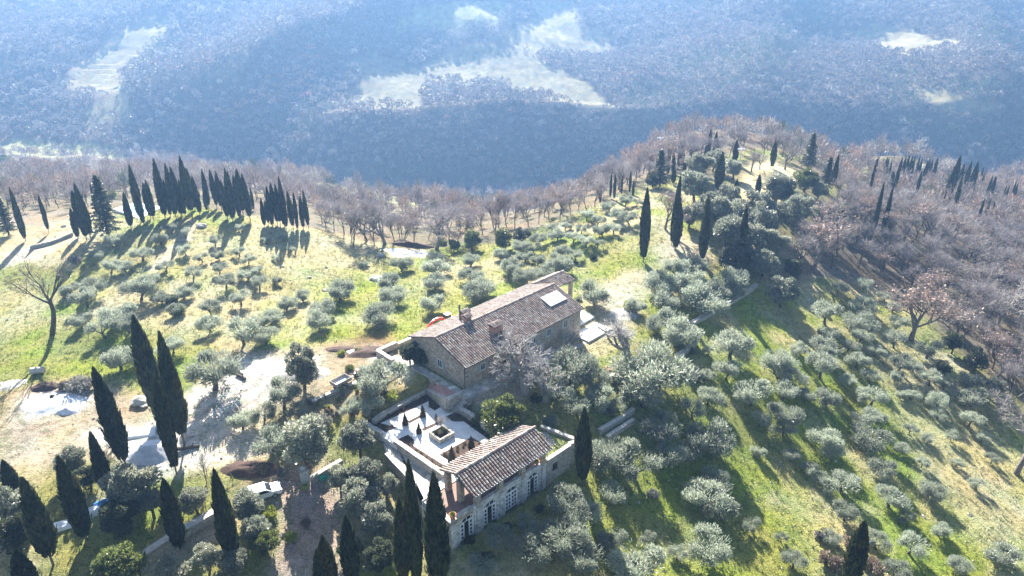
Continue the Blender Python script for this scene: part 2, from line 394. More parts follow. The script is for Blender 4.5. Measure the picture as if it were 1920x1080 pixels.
paint([(0,500),(110,520),(170,620),(330,650),(420,640),(640,560),(700,590),(700,640),(560,660),(420,690),(330,740),(0,715)], LUSH, .8, 5, nz=lushn)
paint([(0,540),(60,520),(80,600),(0,640)], STRAW, .6, 6)
paint([(200,430),(480,430),(640,520),(560,640),(330,640),(150,560)], STRAW, .4, 8)
paint([(640,580),(1060,470),(1230,420),(1260,500),(1090,540),(960,520),(760,610),(700,660)], GRASS, .6, 6)
paint([(1050,540),(1200,470),(1260,480),(1200,520),(1100,560)], LUSH, .8, 4, nz=lushn)
paint([(640,610),(900,540),(1000,520),(1000,560),(760,640)], LUSH, .6, 5, nz=lushn)
paint([(1120,500),(1430,500),(1500,560),(1700,760),(1920,1100),(1050,1100),(1110,900),(1250,760),(1200,560)], LUSH, .85, 6, nz=lushn)
paint([(1600,560),(1720,640),(1920,850),(1920,1080),(1800,1000),(1700,820)], STRAW, .6, 8)
paint([(1480,900),(1540,900),(1640,1080),(1520,1080)], STRAW, .45, 6)
paint([(1370,420),(1400,305),(1500,320),(1470,400)], STRAW, .85, 3)
paint([(1215,480),(1270,440),(1330,440),(1330,510),(1250,500)], PALE, .55, 4)
paint([(1100,570),(1170,500),(1240,510),(1200,570),(1150,640),(1090,640)], PALE, .7, 4)
# woodland floor
paint([(1480,520),(1560,360),(1660,315),(2000,330),(2000,800),(1860,720),(1740,600),(1620,530)], LITTER, .9, 5)
paint([(1290,300),(1520,300),(1560,400),(1500,530),(1400,530),(1330,470),(1320,380)], LITTER, .6, 4)
paint([(430,395),(600,330),(1130,330),(1330,240),(1500,250),(1130,380),(930,455),(760,470),(600,430)], LITTER, .8, 4)
paint([(0,290),(240,300),(500,330),(620,380),(460,400),(340,385),(220,390),(0,440)], LITTER, .8, 4)
paint([(0,400),(210,390),(120,440),(0,470)], DIRT, .5, 3)
paint([(1100,370),(1130,320),(1200,262),(1300,215),(1560,215),(1640,300),(1540,345),(1500,285),(1380,275),(1300,300),(1200,330)], LITTER, .9, 3)
paint([(1372,415),(1400,312),(1440,300),(1495,318),(1475,372),(1440,395)], np.array((.56,.51,.33)), .95, 2)
# earth, gravel and tracks
paint([(0,470),(130,438),(150,448),(60,490),(0,500)], PALE, 1, 1)
paint([(270,505),(335,450),(355,412),(372,414),(352,455),(292,508)], PALE, .9, 1)
paint([(355,610),(400,650),(470,690),(560,700),(560,670),(430,640)], DIRT, .7, 3)
paint([(0,730),(160,705),(300,760),(260,860),(0,880)], DIRT, .9, 3)
paint([(0,770),(220,790),(240,860),(100,900),(0,900)], PALE, .55, 4, nz=lushn)
paint([(430,690),(620,640),(700,640),(790,660),(790,700),(700,690),(640,740),(520,760),(430,760)], DIRT, .85, 3)
paint([(610,650),(720,615),(750,650),(730,680),(640,680)], SOILC, .7, 2, nz=lushn)
paint([(310,770),(400,700),(450,665),(560,680),(600,670),(560,715),(520,740),(480,790),(500,850),(420,870),(360,885),(250,905),(230,840),(150,830),(180,800),(260,810)], WHITE, .95, 2)
paint([(320,760),(440,690),(560,690),(520,730),(470,790),(500,850),(420,870),(360,880),(250,900),(240,840)], PALE * .9, .6, 1, nz=sstep(.5, .62, n_b))
paint([(690,650),(790,690),(760,720),(700,690)], WHITE, .9, 1)
paint([(40,745),(90,735),(170,735),(160,770),(60,775)], WHITE, .9, 1)
paint([(470,860),(540,880),(520,930),(440,920)], SOILC, .7, 3)
paint([(510,880),(560,860),(620,900),(650,960),(650,1090),(500,1090),(530,960)], np.array((.40,.33,.31)), .95, 2)
paint([(160,930),(230,920),(260,960),(180,970)], WHITE, .6, 2)
paint([(260,1040),(430,950),(450,985),(300,1085),(240,1085)], PALE, .9, 2)
paint([(540,735),(690,690),(770,730),(700,780),(620,790),(480,800)], np.array((.38,.31,.21)), .7, 3)
paint([(730,465),(800,470),(790,482),(735,480)], WHITE, .9, 1)
paint([(690,520),(720,512),(722,522),(695,530)], WHITE, .7, 1)
paint([(1180,800),(1300,1080),(1000,1080),(1000,960)], GRASS, .3, 5)
paint([(872,733),(1000,645),(1090,640),(1095,655),(1010,705),(965,765),(890,770),(868,752)], np.array((.42,.40,.37)), .9, 1)
paint([(560,560),(620,585),(720,590),(760,600),(700,612),(600,600)], PALE, .35, 3, nz=lushn)
for tx0, ty0, tx1, ty1 in ((470,700,300,790),(500,705,330,800),(560,690,440,770),(590,690,470,780),(0,815,110,792),(0,832,110,806)):
    paint([(tx0,ty0-2),(tx1,ty1-3),(tx1+4,ty1+3),(tx0+4,ty0+2)], SOILC, .45, 0)
# far side of the valley: litter under the wood, pale fields and clearings
FIELDS = [[(765,55),(800,15),(900,5),(950,10),(930,25),(905,45),(840,52)], [(630,192),(690,155),(655,122),(700,108),(745,120),(785,150),(772,198),(720,190)],
 [(810,150),(870,100),(930,93),(1010,118),(1060,140),(1135,197),(1080,197),(1020,180),(960,155)], [(950,72),(1000,45),(1060,50),(1120,60),(1130,90),(1080,102),(1000,94)],
 [(1000,0),(1060,-5),(1080,40),(1020,42)], [(1600,70),(1660,53),(1760,73),(1792,90),(1730,98),(1640,86)], [(1705,158),(1760,166),(1830,188),(1852,205),(1800,207),(1740,186)],
 [(132,148),(240,60),(300,40),(310,60),(262,110),(222,168)], [(150,215),(200,190),(238,176),(232,220),(180,238)], [(0,120),(26,110),(22,135),(0,142)]]
VALLEY = [[(0,262),(60,260),(160,270),(240,287),(235,302),(120,292),(0,288)], [(590,340),(700,345),(790,375),(785,388),(690,370),(600,360)]]
fm = sstep(250, 340, PD)[..., None]
col = col * (1 - fm) + (LITTER * .9) * fm
FIELD_M = np.zeros(X.shape); QX = PX + (fbm(X / 22., Y / 22., 4, 131) - .5) * 46; QY = PY + (fbm(X / 22., Y / 22., 4, 141) - .5) * 26
for fi, f in enumerate(FIELDS + VALLEY):
    f = np.array(f, float); f = f.mean(0) + (f - f.mean(0)) * (1.25 if fi < 10 else 1.0)
    k = inpoly(QX, QY, f) & (PD > (420 if fi < 10 else 230)) & (PD < 1400)
    k = k.astype(float)
    FIELD_M = np.maximum(FIELD_M, k)
    k[1:-1, 1:-1] = (k[1:-1, 1:-1] * 2 + k[:-2, 1:-1] + k[2:, 1:-1] + k[1:-1, :-2] + k[1:-1, 2:]) / 6
    fc = np.array((.26, .28, .13)) if fi in (0, 10, 11) else np.array((.27, .25, .155)) if fi in (3, 4, 5, 6, 7, 8) else np.array((.20, .19, .115))
    col = col * (1 - k[..., None]) + fc * (.6 + .8 * n_b) * (.8 + .4 * vnoise(X / 4., Y / 9., 99)[..., None]) * k[..., None]
# farmed terraces on the left field: steps along the contour
k = inpoly(PX, PY, FIELDS[7]) & (PD > 420) & (PY > 90)
Z = np.where(k, np.floor(Z / 3.2) * 3.2, Z)
col = np.clip(col * (.86 + .28 * n_b), 0, .8)
ny, nx = X.shape
ii = np.arange(ny * nx).reshape(ny, nx)
quad = np.stack([ii[:-1, :-1], ii[:-1, 1:], ii[1:, 1:], ii[1:, :-1]], -1).reshape(-1, 4)
gm = mesh_np('ground', np.stack([X, Y, Z], -1).reshape(-1, 3), quad, M['ground'], col.reshape(-1, 3), True)
ground = tag(link('ground', gm), 'grassy hillside, valley and far mountain slope', None, None, 'structure')
def field_at(x, y):
    i = np.clip(np.searchsorted(gx, x), 0, len(gx) - 1); j = np.clip(np.searchsorted(gy, y), 0, len(gy) - 1)
    return FIELD_M[j, i] > .5

# ================================================================== BUILDINGS
rnd = random.Random(7)
TILEC = [(.50, .36, .28), (.44, .30, .23), (.56, .45, .37), (.36, .25, .20), (.52, .41, .33), (.60, .52, .44), (.30, .22, .19), (.47, .37, .31)]
def tiles(mb, xa, xb, e, r, pitch=.39, tl=.5, lift=.0, pale=0.):
    """half-round cover tiles from eave e=(y,z) up to ridge r=(y,z), columns from xa to xb"""
    e, r = np.array(e, float), np.array(r, float); d = r - e; ln = np.linalg.norm(d); d /= ln
    nrm = np.array((-d[1], d[0])) if d[0] > 0 else np.array((d[1], -d[0]))
    nc = max(1, round((xb - xa) / pitch)); nr = max(1, round(ln / tl)); pw = (xb - xa) / nc; th = ln / nr
    for i in range(nc):
        xc = xa + (i + .5) * pw
        for j in range(nr):
            c = np.array(rnd.choice(TILEC)) * np.array((.88, .93, .97)) * rnd.uniform(.55, .84); c = c * (1 - pale) + np.array((.44, .38, .33)) * pale
            if rnd.random() < .05: c *= .6
            rad = pw * .33; V = []; o = rnd.uniform(-.02, .02); lf = rnd.uniform(0, .025)
            for q, (s, up) in enumerate(((j * th - .04, .05 + lf), ((j + 1) * th + .02, .01 + lf))):
                p = e + d * s
                for a in range(5):
                    t = math.pi * a / 4
                    h = up + rad * .85 * math.sin(t) + lift
                    V.append((xc + o + rad * (1.06 - .1 * q) * math.cos(t), p[0] + nrm[0] * h, p[1] + nrm[1] * h))
            f = [(a, a + 1, a + 6, a + 5) for a in range(4)] + [(0, 4, 3, 2, 1)]
            if d[0] > 0: f = [x[::-1] for x in f]
            mb.add(V, f, c)
def ridge_caps(mb, xa, xb, y, z, rad=.2, tl=.5):
    n = round((xb - xa) / tl)
    for i in range(n):
        c = np.array(rnd.choice(TILEC)) * rnd.uniform(.8, 1.15); x0, x1 = xa + i * tl, xa + (i + 1) * tl + .06
        V = [(x, y + (rad + k) * math.cos(math.pi * a / 5), z + (rad + k) * math.sin(math.pi * a / 5)) for x, k in ((x0, .02), (x1, 0)) for a in range(6)]
        mb.add(V, [(a, a + 1, a + 7, a + 6) for a in range(5)] + [(5, 4, 3, 2, 1, 0)], c)
SLABC = (.10, .072, .06)  # slab under the tiles, coloured dark as the shadow in the gaps
def window(parent, wx, zc, ww, hh, face, shut=1, shutter_open=True):
    """face: 'front' (Y=0 plane, looking to -Y) or 'gable' (X=0 plane, looking to -X)"""
    def bx(mb, u0, u1, z0, z1, d0, d1):
        if face == 'front': mb.box((u0, -d1, z0), (u1, -d0, z1))
        else: mb.box((-d1, u0, z0), (-d0, u1, z1))
    t = .09
    f = MB(); u0, u1, z0, z1 = wx - ww / 2, wx + ww / 2, zc - hh / 2, zc + hh / 2
    bx(f, u0, u0 + t, z0, z1, .0, .06); bx(f, u1 - t, u1, z0, z1, .0, .06)
    bx(f, u0 + t, u1 - t, z1 - t, z1, .0, .06); bx(f, u0 + t, u1 - t, z0, z0 + t, .0, .06)
    bx(f, wx - .04, wx + .04, z0 + t, z1 - t, .0, .055)
    wo = f.build('window', M['frame'], parent)
    g = MB(); bx(g, u0 + t, wx - .04, z0 + t, z1 - t, .0, .02); bx(g, wx + .04, u1 - t, z0 + t, z1 - t, .0, .02); g.build('pane', M['glass'], wo)
    s = MB(); bx(s, u0 - .12, u1 + .12, z0 - .12, z0 - .003, .0, .12); s.build('sill', M['cap'], wo)
    if shut:
        for k in (0, 1):
            h = MB(); sw = ww / 2
            a0 = u0 - sw - .02 if k == 0 else u1 + .02
            bx(h, a0, a0 + sw, z0, z1, .02, .075)
            for q in range(6):
                zz = z0 + .1 + q * (hh - .2) / 6; bx(h, a0 + .07, a0 + sw - .07, zz, zz + (hh - .2) / 12, .075, .09)
            h.build('shutter', M['shutter'], wo)

HL, HWD, HE, HR = 26.6, 12.5, 4.0, 6.25
house = thing('farmhouse', 'long stone farmhouse with a tiled gable roof, brick chimneys and a white roof sheet', 'house', (HX, HY, 0), HROT)
m = MB(); rs = (HR - HE) / (HWD / 2)
m.prismx([(0, -4), (HWD, -4), (HWD, HE - .12), (HWD / 2, HR - .12), (0, HE - .12)], 0, HL); m.build('wall', M['stone'], house)
ov = .45
e0, r0, e1 = (-ov, HE - ov * rs), (HWD / 2, HR), (HWD + ov, HE - ov * rs)
m = MB()
m.prismx([(e0[0], e0[1] - .1), r0[:1] + (HR - .1,), (e1[0], e1[1] - .1), (e1[0], e1[1]), r0, e0], -.3, HL + .3, SLABC)
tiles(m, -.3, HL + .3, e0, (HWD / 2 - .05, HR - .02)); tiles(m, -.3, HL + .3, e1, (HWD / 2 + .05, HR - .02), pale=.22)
ridge_caps(m, -.3, HL + .3, HWD / 2, HR + .04)
roof = m.build('roof', M['tile'], house)
def roof_z(y): return HR - abs(y - HWD / 2) * rs
def chimney(name, X, Yc, wx, wy, h, arches):
    m = MB(); zb = roof_z(Yc + (wy / 2 if Yc > HWD / 2 else -wy / 2)) - .3; zt = roof_z(Yc) + h
    m.box((X - wx / 2, Yc - wy / 2, zb), (X + wx / 2, Yc + wy / 2, zt - .42))
    m.box((X - wx / 2 - .08, Yc - wy / 2 - .08, zt - .42), (X + wx / 2 + .08, Yc + wy / 2 + .08, zt - .32))
    n = arches + 1
    for i in range(n):
        px = X - wx / 2 + .1 + (wx - .2) * i / arches
        m.box((px - .09, Yc - wy / 2, zt - .32), (px + .09, Yc + wy / 2, zt - .06))
    c = m.build('chimney', M['brick'], roof)
    k = MB(); tiles(k, X - wx / 2 - .2, X + wx / 2 + .2, (Yc - wy / 2 - .2, zt - .06), (Yc, zt + .22), .3, .4)
    tiles(k, X - wx / 2 - .2, X + wx / 2 + .2, (Yc + wy / 2 + .2, zt - .06), (Yc, zt + .22), .3, .4)
    k.prismx([(Yc - wy / 2 - .18, zt - .06), (Yc + wy / 2 + .18, zt - .06), (Yc, zt + .2)], X - wx / 2 - .18, X + wx / 2 + .18, SLABC)
    tag(k.build('chimney', M['tile'], roof), None)
chimney('c', 9.2, 2.9, 2.0, 1.1, 1.25, 4)
chimney('c', 6.8, HWD / 2 + .55, 1.0, .8, 1.1, 2)
chimney('c', 8.8, HWD / 2 + 3.3, 1.4, .9, 1.2, 3)
m = MB(); m.tube([(7.4, HWD / 2 + 3.0, roof_z(9.2) - .2), (7.4, HWD / 2 + 3.0, roof_z(9.2) + 2.6)], .12, 8); m.lathe([(.0, .22), (.2, .05), (.2, 0)], (7.4, HWD / 2 + 3.0, roof_z(9.2) + 2.6), 8)
m.build('flue_pipe', M['iron'], roof)
# white sheet on the roof (opened skylight cover)
m = MB(); sx0, sx1, sy0, sy1 = 21.4, 25.5, 2.3, 4.6
for_q = [(sy0, roof_z(sy0) + .26), (sy1, roof_z(sy1) + .26), (sy1, roof_z(sy1) + .36), (sy0, roof_z(sy0) + .36)]
m.prismx(for_q, sx0, sx1); m.build('roof_sheet', M['sheet'], roof)
m = MB()
for yy in (sy0 + .3, sy1 - .3): m.box((sx0 + .1, yy - .06, roof_z(yy) + .05), (sx1 - .1, yy + .06, roof_z(yy) + .27))
m.build('batten', M['trailergrey'], roof)
# porch at the far end
m = MB(); p_r, p_e0, p_e1 = (10.7, 4.95), (7.9, 4.1), (HWD + ov, HE - ov * rs)
m.prismx([(p_e0[0], p_e0[1] - .1), (p_r[0], p_r[1] - .1), (p_e1[0], p_e1[1] - .1), p_e1, p_r, p_e0], HL + .32, HL + 7.9, SLABC)
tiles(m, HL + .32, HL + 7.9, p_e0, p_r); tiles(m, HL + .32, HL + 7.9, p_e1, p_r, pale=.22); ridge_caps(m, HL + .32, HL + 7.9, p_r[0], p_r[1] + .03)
m.build('porch_roof', M['tile'], house)
for X0, Y0 in ((HL + 7.3, 8.4), (HL + 7.3, 12.3)):
    m = MB(); m.box((X0 - .3, Y0 - .3, -4), (X0 + .3, Y0 + .3, 4.05 if Y0 < 9 else 4.1)); m.build('porch_pillar', M['stone'], house)
# windows
window(house, 5.6, 2.0, 1.05, 1.35, 'gable'); window(house, 6.7, -.75 + .0, .95, 1.2, 'gable'); window(house, 4.9, -.75, .95, 1.2, 'gable')
for X0, zc, ww, hh in ((3.6, 2.3, .95, 1.2), (22.6, 2.35, 1.1, 1.45), (14.7, 2.3, 1.1, 1.4), (10.2, 2.2, 1.0, 1.3), (18.4, 2.3, 1.0, 1.3), (22.9, -.1, 1.1, 1.5)):
    window(house, X0, zc, ww, hh, 'front')
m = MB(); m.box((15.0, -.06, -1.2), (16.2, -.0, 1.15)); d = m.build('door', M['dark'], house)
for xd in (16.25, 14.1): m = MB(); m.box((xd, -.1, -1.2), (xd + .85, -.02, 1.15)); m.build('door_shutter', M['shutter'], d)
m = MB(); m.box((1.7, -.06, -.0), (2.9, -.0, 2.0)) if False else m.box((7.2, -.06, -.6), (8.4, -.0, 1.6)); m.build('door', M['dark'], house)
m = MB(); m.tube([(-.05, -.42, HE - .2), (-.1, -.1, HE - .5), (-.1, -.1, -3)], .07, 6); m.build('downpipe', M['iron'], house)
m = MB(); m.tube([(-.3, e0[0] - .07, e0[1] - .03), (HL + .3, e0[0] - .07, e0[1] - .03)], .1, 6); m.build('gutter', M['iron'], house)
m = MB(); m.box((-.5, .4, -3.6), (-.003, HWD, -1.55)); m.build('plinth', M['cap'], house)

# ------------------------------------------------------------------ loggia annex
annex = thing('garden_pavilion', 'pale stone pavilion with tiled roof, open loggia and white arched french doors', 'building', (AX, AY, 0), AROT)
DOORS = [(1.3, 3.55, 1), (5.0, 7.25, 1), (8.6, 10.9, 0), (12.4, 14.65, 1)]
AL, ZB, ZT, ZD, AD = 15.8, -7.2, -2.35, -2.62, 5.4
m = MB(); xs = [0]
for a, b2, o in DOORS: xs += [a, b2]
xs.append(AL)
for i in range(0, len(xs), 2): m.box((xs[i], 0, ZB), (xs[i + 1], .55, ZD))
m.box((0, 0, ZD), (AL, .55, ZT))
for a, b2, o in DOORS:                                # arched heads: two spandrels per door
    cx0, hw2 = (a + b2) / 2, (b2 - a) / 2
    for sgn in (-1, 1):
        arc = [(cx0 + sgn * hw2 * math.cos(k * math.pi / 12), ZD - .8 + .8 * math.sin(k * math.pi / 12)) for k in range(7)]
        m.prismy(arc + [(cx0 + sgn * hw2, ZD)], .003, .55)
m.box((0, .55, ZB), (.5, AD, ZT)); m.box((AL - .5, .55, ZB), (AL, AD, ZT))
m.box((0.5, .55, ZT - .25), (AL - .5, AD, ZT))
m.build('wall', M['annexwall'], annex)
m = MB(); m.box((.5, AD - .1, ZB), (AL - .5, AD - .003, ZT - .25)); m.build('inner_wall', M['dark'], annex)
for x0 in (0.25, 4.25, 8.0, 11.75, 15.45):
    m = MB(); m.box((x0 - .38, -.14, ZB), (x0 + .38, -.003, ZT)); m.build('pilaster', M['annexwall'], annex)
def french_door(a, b2, opened):
    cx0, hw2 = (a + b2) / 2, (b2 - a) / 2; z0, zs, ah = -6.05, ZD - .8, .8; y0, y1 = .18, .30; fr = .15
    m = MB(); n = 12
    pts = [(cx0 - hw2 * math.cos(k * math.pi / n), zs + ah * math.sin(k * math.pi / n)) for k in range(n + 1)]
    inn = [(cx0 - (hw2 - fr) * math.cos(k * math.pi / n), zs + (ah - fr) * math.sin(k * math.pi / n)) for k in range(n + 1)]
    for k in range(n): m.prismy([pts[k], pts[k + 1], inn[k + 1], inn[k]], y0, y1)
    m.box((a, y0, z0), (a + fr, y1, zs)); m.box((b2 - fr, y0, z0), (b2, y1, zs)); m.box((a + fr, y0 - .01, zs - .05), (b2 - fr, y1 + .01, zs + .05))
    for k in (3, 6, 9):
        x, z = inn[k]; m.box((x - .04, y0, zs + .05), (x + .04, y1, z + .02))
    door = m.build('french_door', M['whitewood'], annex)
    g = MB(); g.prismy([(x, z) for x, z in inn], y0 + .03, y0 + .045); g.build('fanlight_pane', M['glass'], door)
    lw = (b2 - a - 2 * fr) / 2
    for side in (0, 1):
        lf = MB(); pn = MB(); wd = lw * (.62 if opened else 1.0)
        x0 = a + fr + .003 if side == 0 else b2 - fr - .003 - wd
        x1 = x0 + wd; yy0, yy1 = y0 - .01, y1 - .02
        z9 = zs - .055
        lf.box((x0, yy0, z0), (x0 + .13, yy1, z9)); lf.box((x1 - .13, yy0, z0), (x1, yy1, z9))
        xm = (x0 + x1) / 2
        for z in [z0 + .1 + k * (z9 - z0 - .2) / 4 for k in range(5)]: lf.box((x0 + .09, yy0, z - .07), (x1 - .09, yy1, z + .07))
        if not opened: lf.box((xm - .06, yy0 + .01, z0 + .1), (xm + .06, yy1 - .01, z9 - .1))
        pn.box((x0 + .09, yy0 + .03, z0), (x1 - .09, yy0 + .04, z9))
        lo = lf.build('door_leaf', M['whitewood'], door); pn.build('pane', M['glass'], lo)
for a, b2, o in DOORS: french_door(a, b2, o)
# loggia: parapet, piers, roof
m = MB()
for x0, x1 in ((3.2, 3.9), (4.6, 7.6), (8.3, 11.4), (12.1, 15.1)): m.box((x0, .03, ZT), (x1, .45, -1.85))
m.build('parapet', M['annexwall'], annex)
for x0, y0 in ((4.25, .3), (7.95, .3), (11.75, .3), (15.45, .3), (3.55, 4.9), (9.5, 4.9), (15.45, 4.9), (3.3, 2.2)):
    m = MB(); m.box((x0 - .34, y0 - .34 if y0 > .4 else 0, ZT if y0 < 1 else -2.7), (x0 + .34, y0 + .34, .2 if y0 != 2.2 else 1.0)); m.build('pier', M['stone'], annex)
m = MB(); m.box((3.2, .02, .03), (15.9, .5, .24)); m.box((3.2, 4.7, .2), (15.9, 5.15, .4))
for k in range(17): x = 3.3 + k * .78; m.prismx([(-.45, .1), (2.75, 1.45), (2.75, 1.32), (-.45, -.03)], x, x + .09)
m.build('roof_beam', M['trailergrey'], annex)
m = MB(); ae0, ar, ae1 = (-.5, .2), (2.75, 1.62), (6.0, .34)
m.prismx([(ae0[0], ae0[1] - .08), (ar[0], ar[1] - .08), (ae1[0], ae1[1] - .08), ae1, ar, ae0], 3.0, 16.4, SLABC)
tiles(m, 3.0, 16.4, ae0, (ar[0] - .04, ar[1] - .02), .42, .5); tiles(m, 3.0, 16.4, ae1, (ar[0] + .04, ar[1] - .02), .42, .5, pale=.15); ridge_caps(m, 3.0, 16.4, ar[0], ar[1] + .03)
m.build('roof', M['tile'], annex)
m = MB(); m.tube([(3.0, -.6, .14), (16.4, -.6, .14)], .085, 6); m.tube([(15.9, -.7, .1), (15.85, -.2, -.3), (15.85, -.1, -6.5)], .055, 6); m.tube([(-.05, .4, -3.2), (-.12, -.1, -5.9), (-2.6, -1.2, -6.7)], .045, 6)
m.build('gutter', M['steel'], annex)
# left terrace over the end room: floor, parapet with a widened corner
m = MB(); m.box((-.25, -.2, ZT), (3.2, .4, -1.75)); m.box((-.25, .4, ZT), (.25, 3.2, -1.75)); m.build('terrace_parapet', M['stone'], annex)
m = MB(); m.box((-.32, -.27, -1.75), (3.2, .45, -1.67)); m.box((-.32, .45, -1.75), (.3, 3.25, -1.67)); m.build('parapet_cap', M['flag'], annex)
m = MB(); m.box((0.25, .45, ZT), (AL, AD, ZT + .06)); m.build('loggia_floor', M['loggiafloor'], annex)
# arched panel on the end wall, an opening's shade put into its colour
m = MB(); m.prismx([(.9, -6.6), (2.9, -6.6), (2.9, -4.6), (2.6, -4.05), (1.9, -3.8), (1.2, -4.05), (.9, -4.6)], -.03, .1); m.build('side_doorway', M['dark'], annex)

# ------------------------------------------------------------------ terraces, garden
def slab(name, poly, z0, z1, mt, kind='structure', label=None):
    m = MB(); m.prism([tuple(p) for p in poly], z0, z1); return tag(m.build(name, mt), label, None, None, kind)
g6 = lambda x, y, z=GZ: P(640 + x / 4., 680 + y / 4., z)
slab('garden_terrace', GARDEN, -7.5, GZ, M['paving'])
lawn_poly = [aw(15.85, .15), aw(20.55, .15)] + LAWN[2:4] + [aw(16.6, 5.39), aw(15.85, 5.38)]
slab('lawn_terrace', lawn_poly, -7.5, -2.3, M['lawn'])
wk = [P(715, 822, -2.9), P(742, 829, -2.9), P(833, 895, -2.9), aw(-.26, 5.4), aw(-.26, 3.3), P(800, 950, -2.9), P(772, 905, -2.9), P(725, 850, -2.9)]
slab('lower_walk', wk, -7.5, -2.9, M['flag'])
BEDS = [[(195,432),(320,352),(640,196),(652,288),(520,352),(300,448),(288,475),(250,478)], [(640,196),(795,300),(700,358),(658,330),(652,288)], [(262,478),(300,456),(415,484),(330,520)],
 [(780,406),(872,366),(1155,556),(1110,578),(920,440),(850,440)], [(405,582),(500,540),(545,578),(540,622),(805,790),(765,802)], [(735,690),(975,558),(1062,606),(830,748)],
 [(495,440),(590,392),(606,404),(515,452)], [(600,496),(745,432),(760,446),(618,512)]]
for bpoly in BEDS: slab('soil_bed', [g6(x, y, GZ + .03) for x, y in bpoly], GZ - .1, GZ + .035, M['soil'])
# terracotta terrace beside the gable
tt3 = [P(776, 690, -.5) + (-.5,), P(801, 729, -1.55) + (-1.55,), P(838, 747, .0) + (.0,), P(866, 734, .05) + (.05,), hw(-.55, .2) + (.05,), hw(-.55, 4.5) + (.03,), hw(-.55, 9.5) + (-.1,)]
tt = [p[:2] for p in tt3]; ctr = (float(np.mean([p[0] for p in tt])), float(np.mean([p[1] for p in tt])), -.12)
m = MB(); n_ = len(tt3); m.add(tt3 + [ctr] + [(p[0], p[1], -5) for p in tt3], [(k, (k + 1) % n_, n_) for k in range(n_)] + [(k, n_ + 1 + k, n_ + 1 + (k + 1) % n_, (k + 1) % n_) for k in range(n_)])
tag(m.build('brick_terrace', M['terracotta']), None, None, None, 'structure')
m = MB(); s0, s1 = P(846, 766, GZ), P(874, 742, -.2); dx, dy = s1[0] - s0[0], s1[1] - s0[1]; ln = math.hypot(dx, dy); ux, uy = dx / ln, dy / ln
for k in range(7):
    a0, a1 = ln * k / 7, ln; q = [(s0[0] + ux * a - uy * b * 1.5, s0[1] + uy * a + ux * b * 1.5) for a, b in ((a0, -1), (a1, -1), (a1, 1), (a0, 1))]; m.prism(q, GZ - .5 + k * .001, GZ + .27 * (k + 1))
st_ = m.build('stone_steps', M['flag']); tag(st_, 'stone steps rising from the formal garden to the farmhouse corner', 'steps')
slab('gable_path', [hw(-.5, .3), hw(-.5, 13.4), hw(-2.1, 13.4), hw(-1.6, .3)], -.6, .045, M['flag'])
m = MB(); N = 14
for i in range(N):
    xa, xb = -1.5 + i * 28.5 / N, -1.5 + (i + 1) * 28.5 / N
    def zz(x): return max(-1.8, min(0.04, .04 - 1.85 * (x - 1) / 23))
    V = [hw(xa, -.003) + (zz(xa),), hw(xa, -2.2) + (zz(xa) - .06,), hw(xb, -2.2) + (zz(xb) - .06,), hw(xb, -.003) + (zz(xb),)]
    V += [(a, b, c - 1.2) for a, b, c in V]
    m.add(V, [(0, 1, 2, 3), (1, 5, 6, 2), (0, 4, 5, 1), (3, 2, 6, 7)])
tag(m.build('front_pavement', M['flag']), None, None, None, 'structure')
slab('end_terrace', [hw(26.1, -2.4), hw(32.5, -2.4), hw(32.5, 1.2), hw(26.1, 1.2)], -4, -1.55, M['paving'])
slab('end_terrace', [hw(26.1, 2.2), hw(33.5, 2.2), hw(34.5, 7.5), hw(26.1, 7.5)], -4, -1.2, M['paving'])
slab('rear_terrace', [hw(-2.2, 12.7), hw(6.5, 12.7), hw(6.5, 17.2), hw(-2.2, 17.2)], -3, -.25, M['flag'])
# swimming pool on the knoll
pc = [P(212, 392, .9), P(252, 380, .9), P(305, 388, .9), P(262, 411, .9)]
slab('pool_deck', pc, -1.5, 1.0, M['paving'])
pm = np.mean(pc, 0); slab('pool_water', [tuple(pm + (np.array(p) - pm) * .72) for p in pc], .9, 1.02, M['water'])

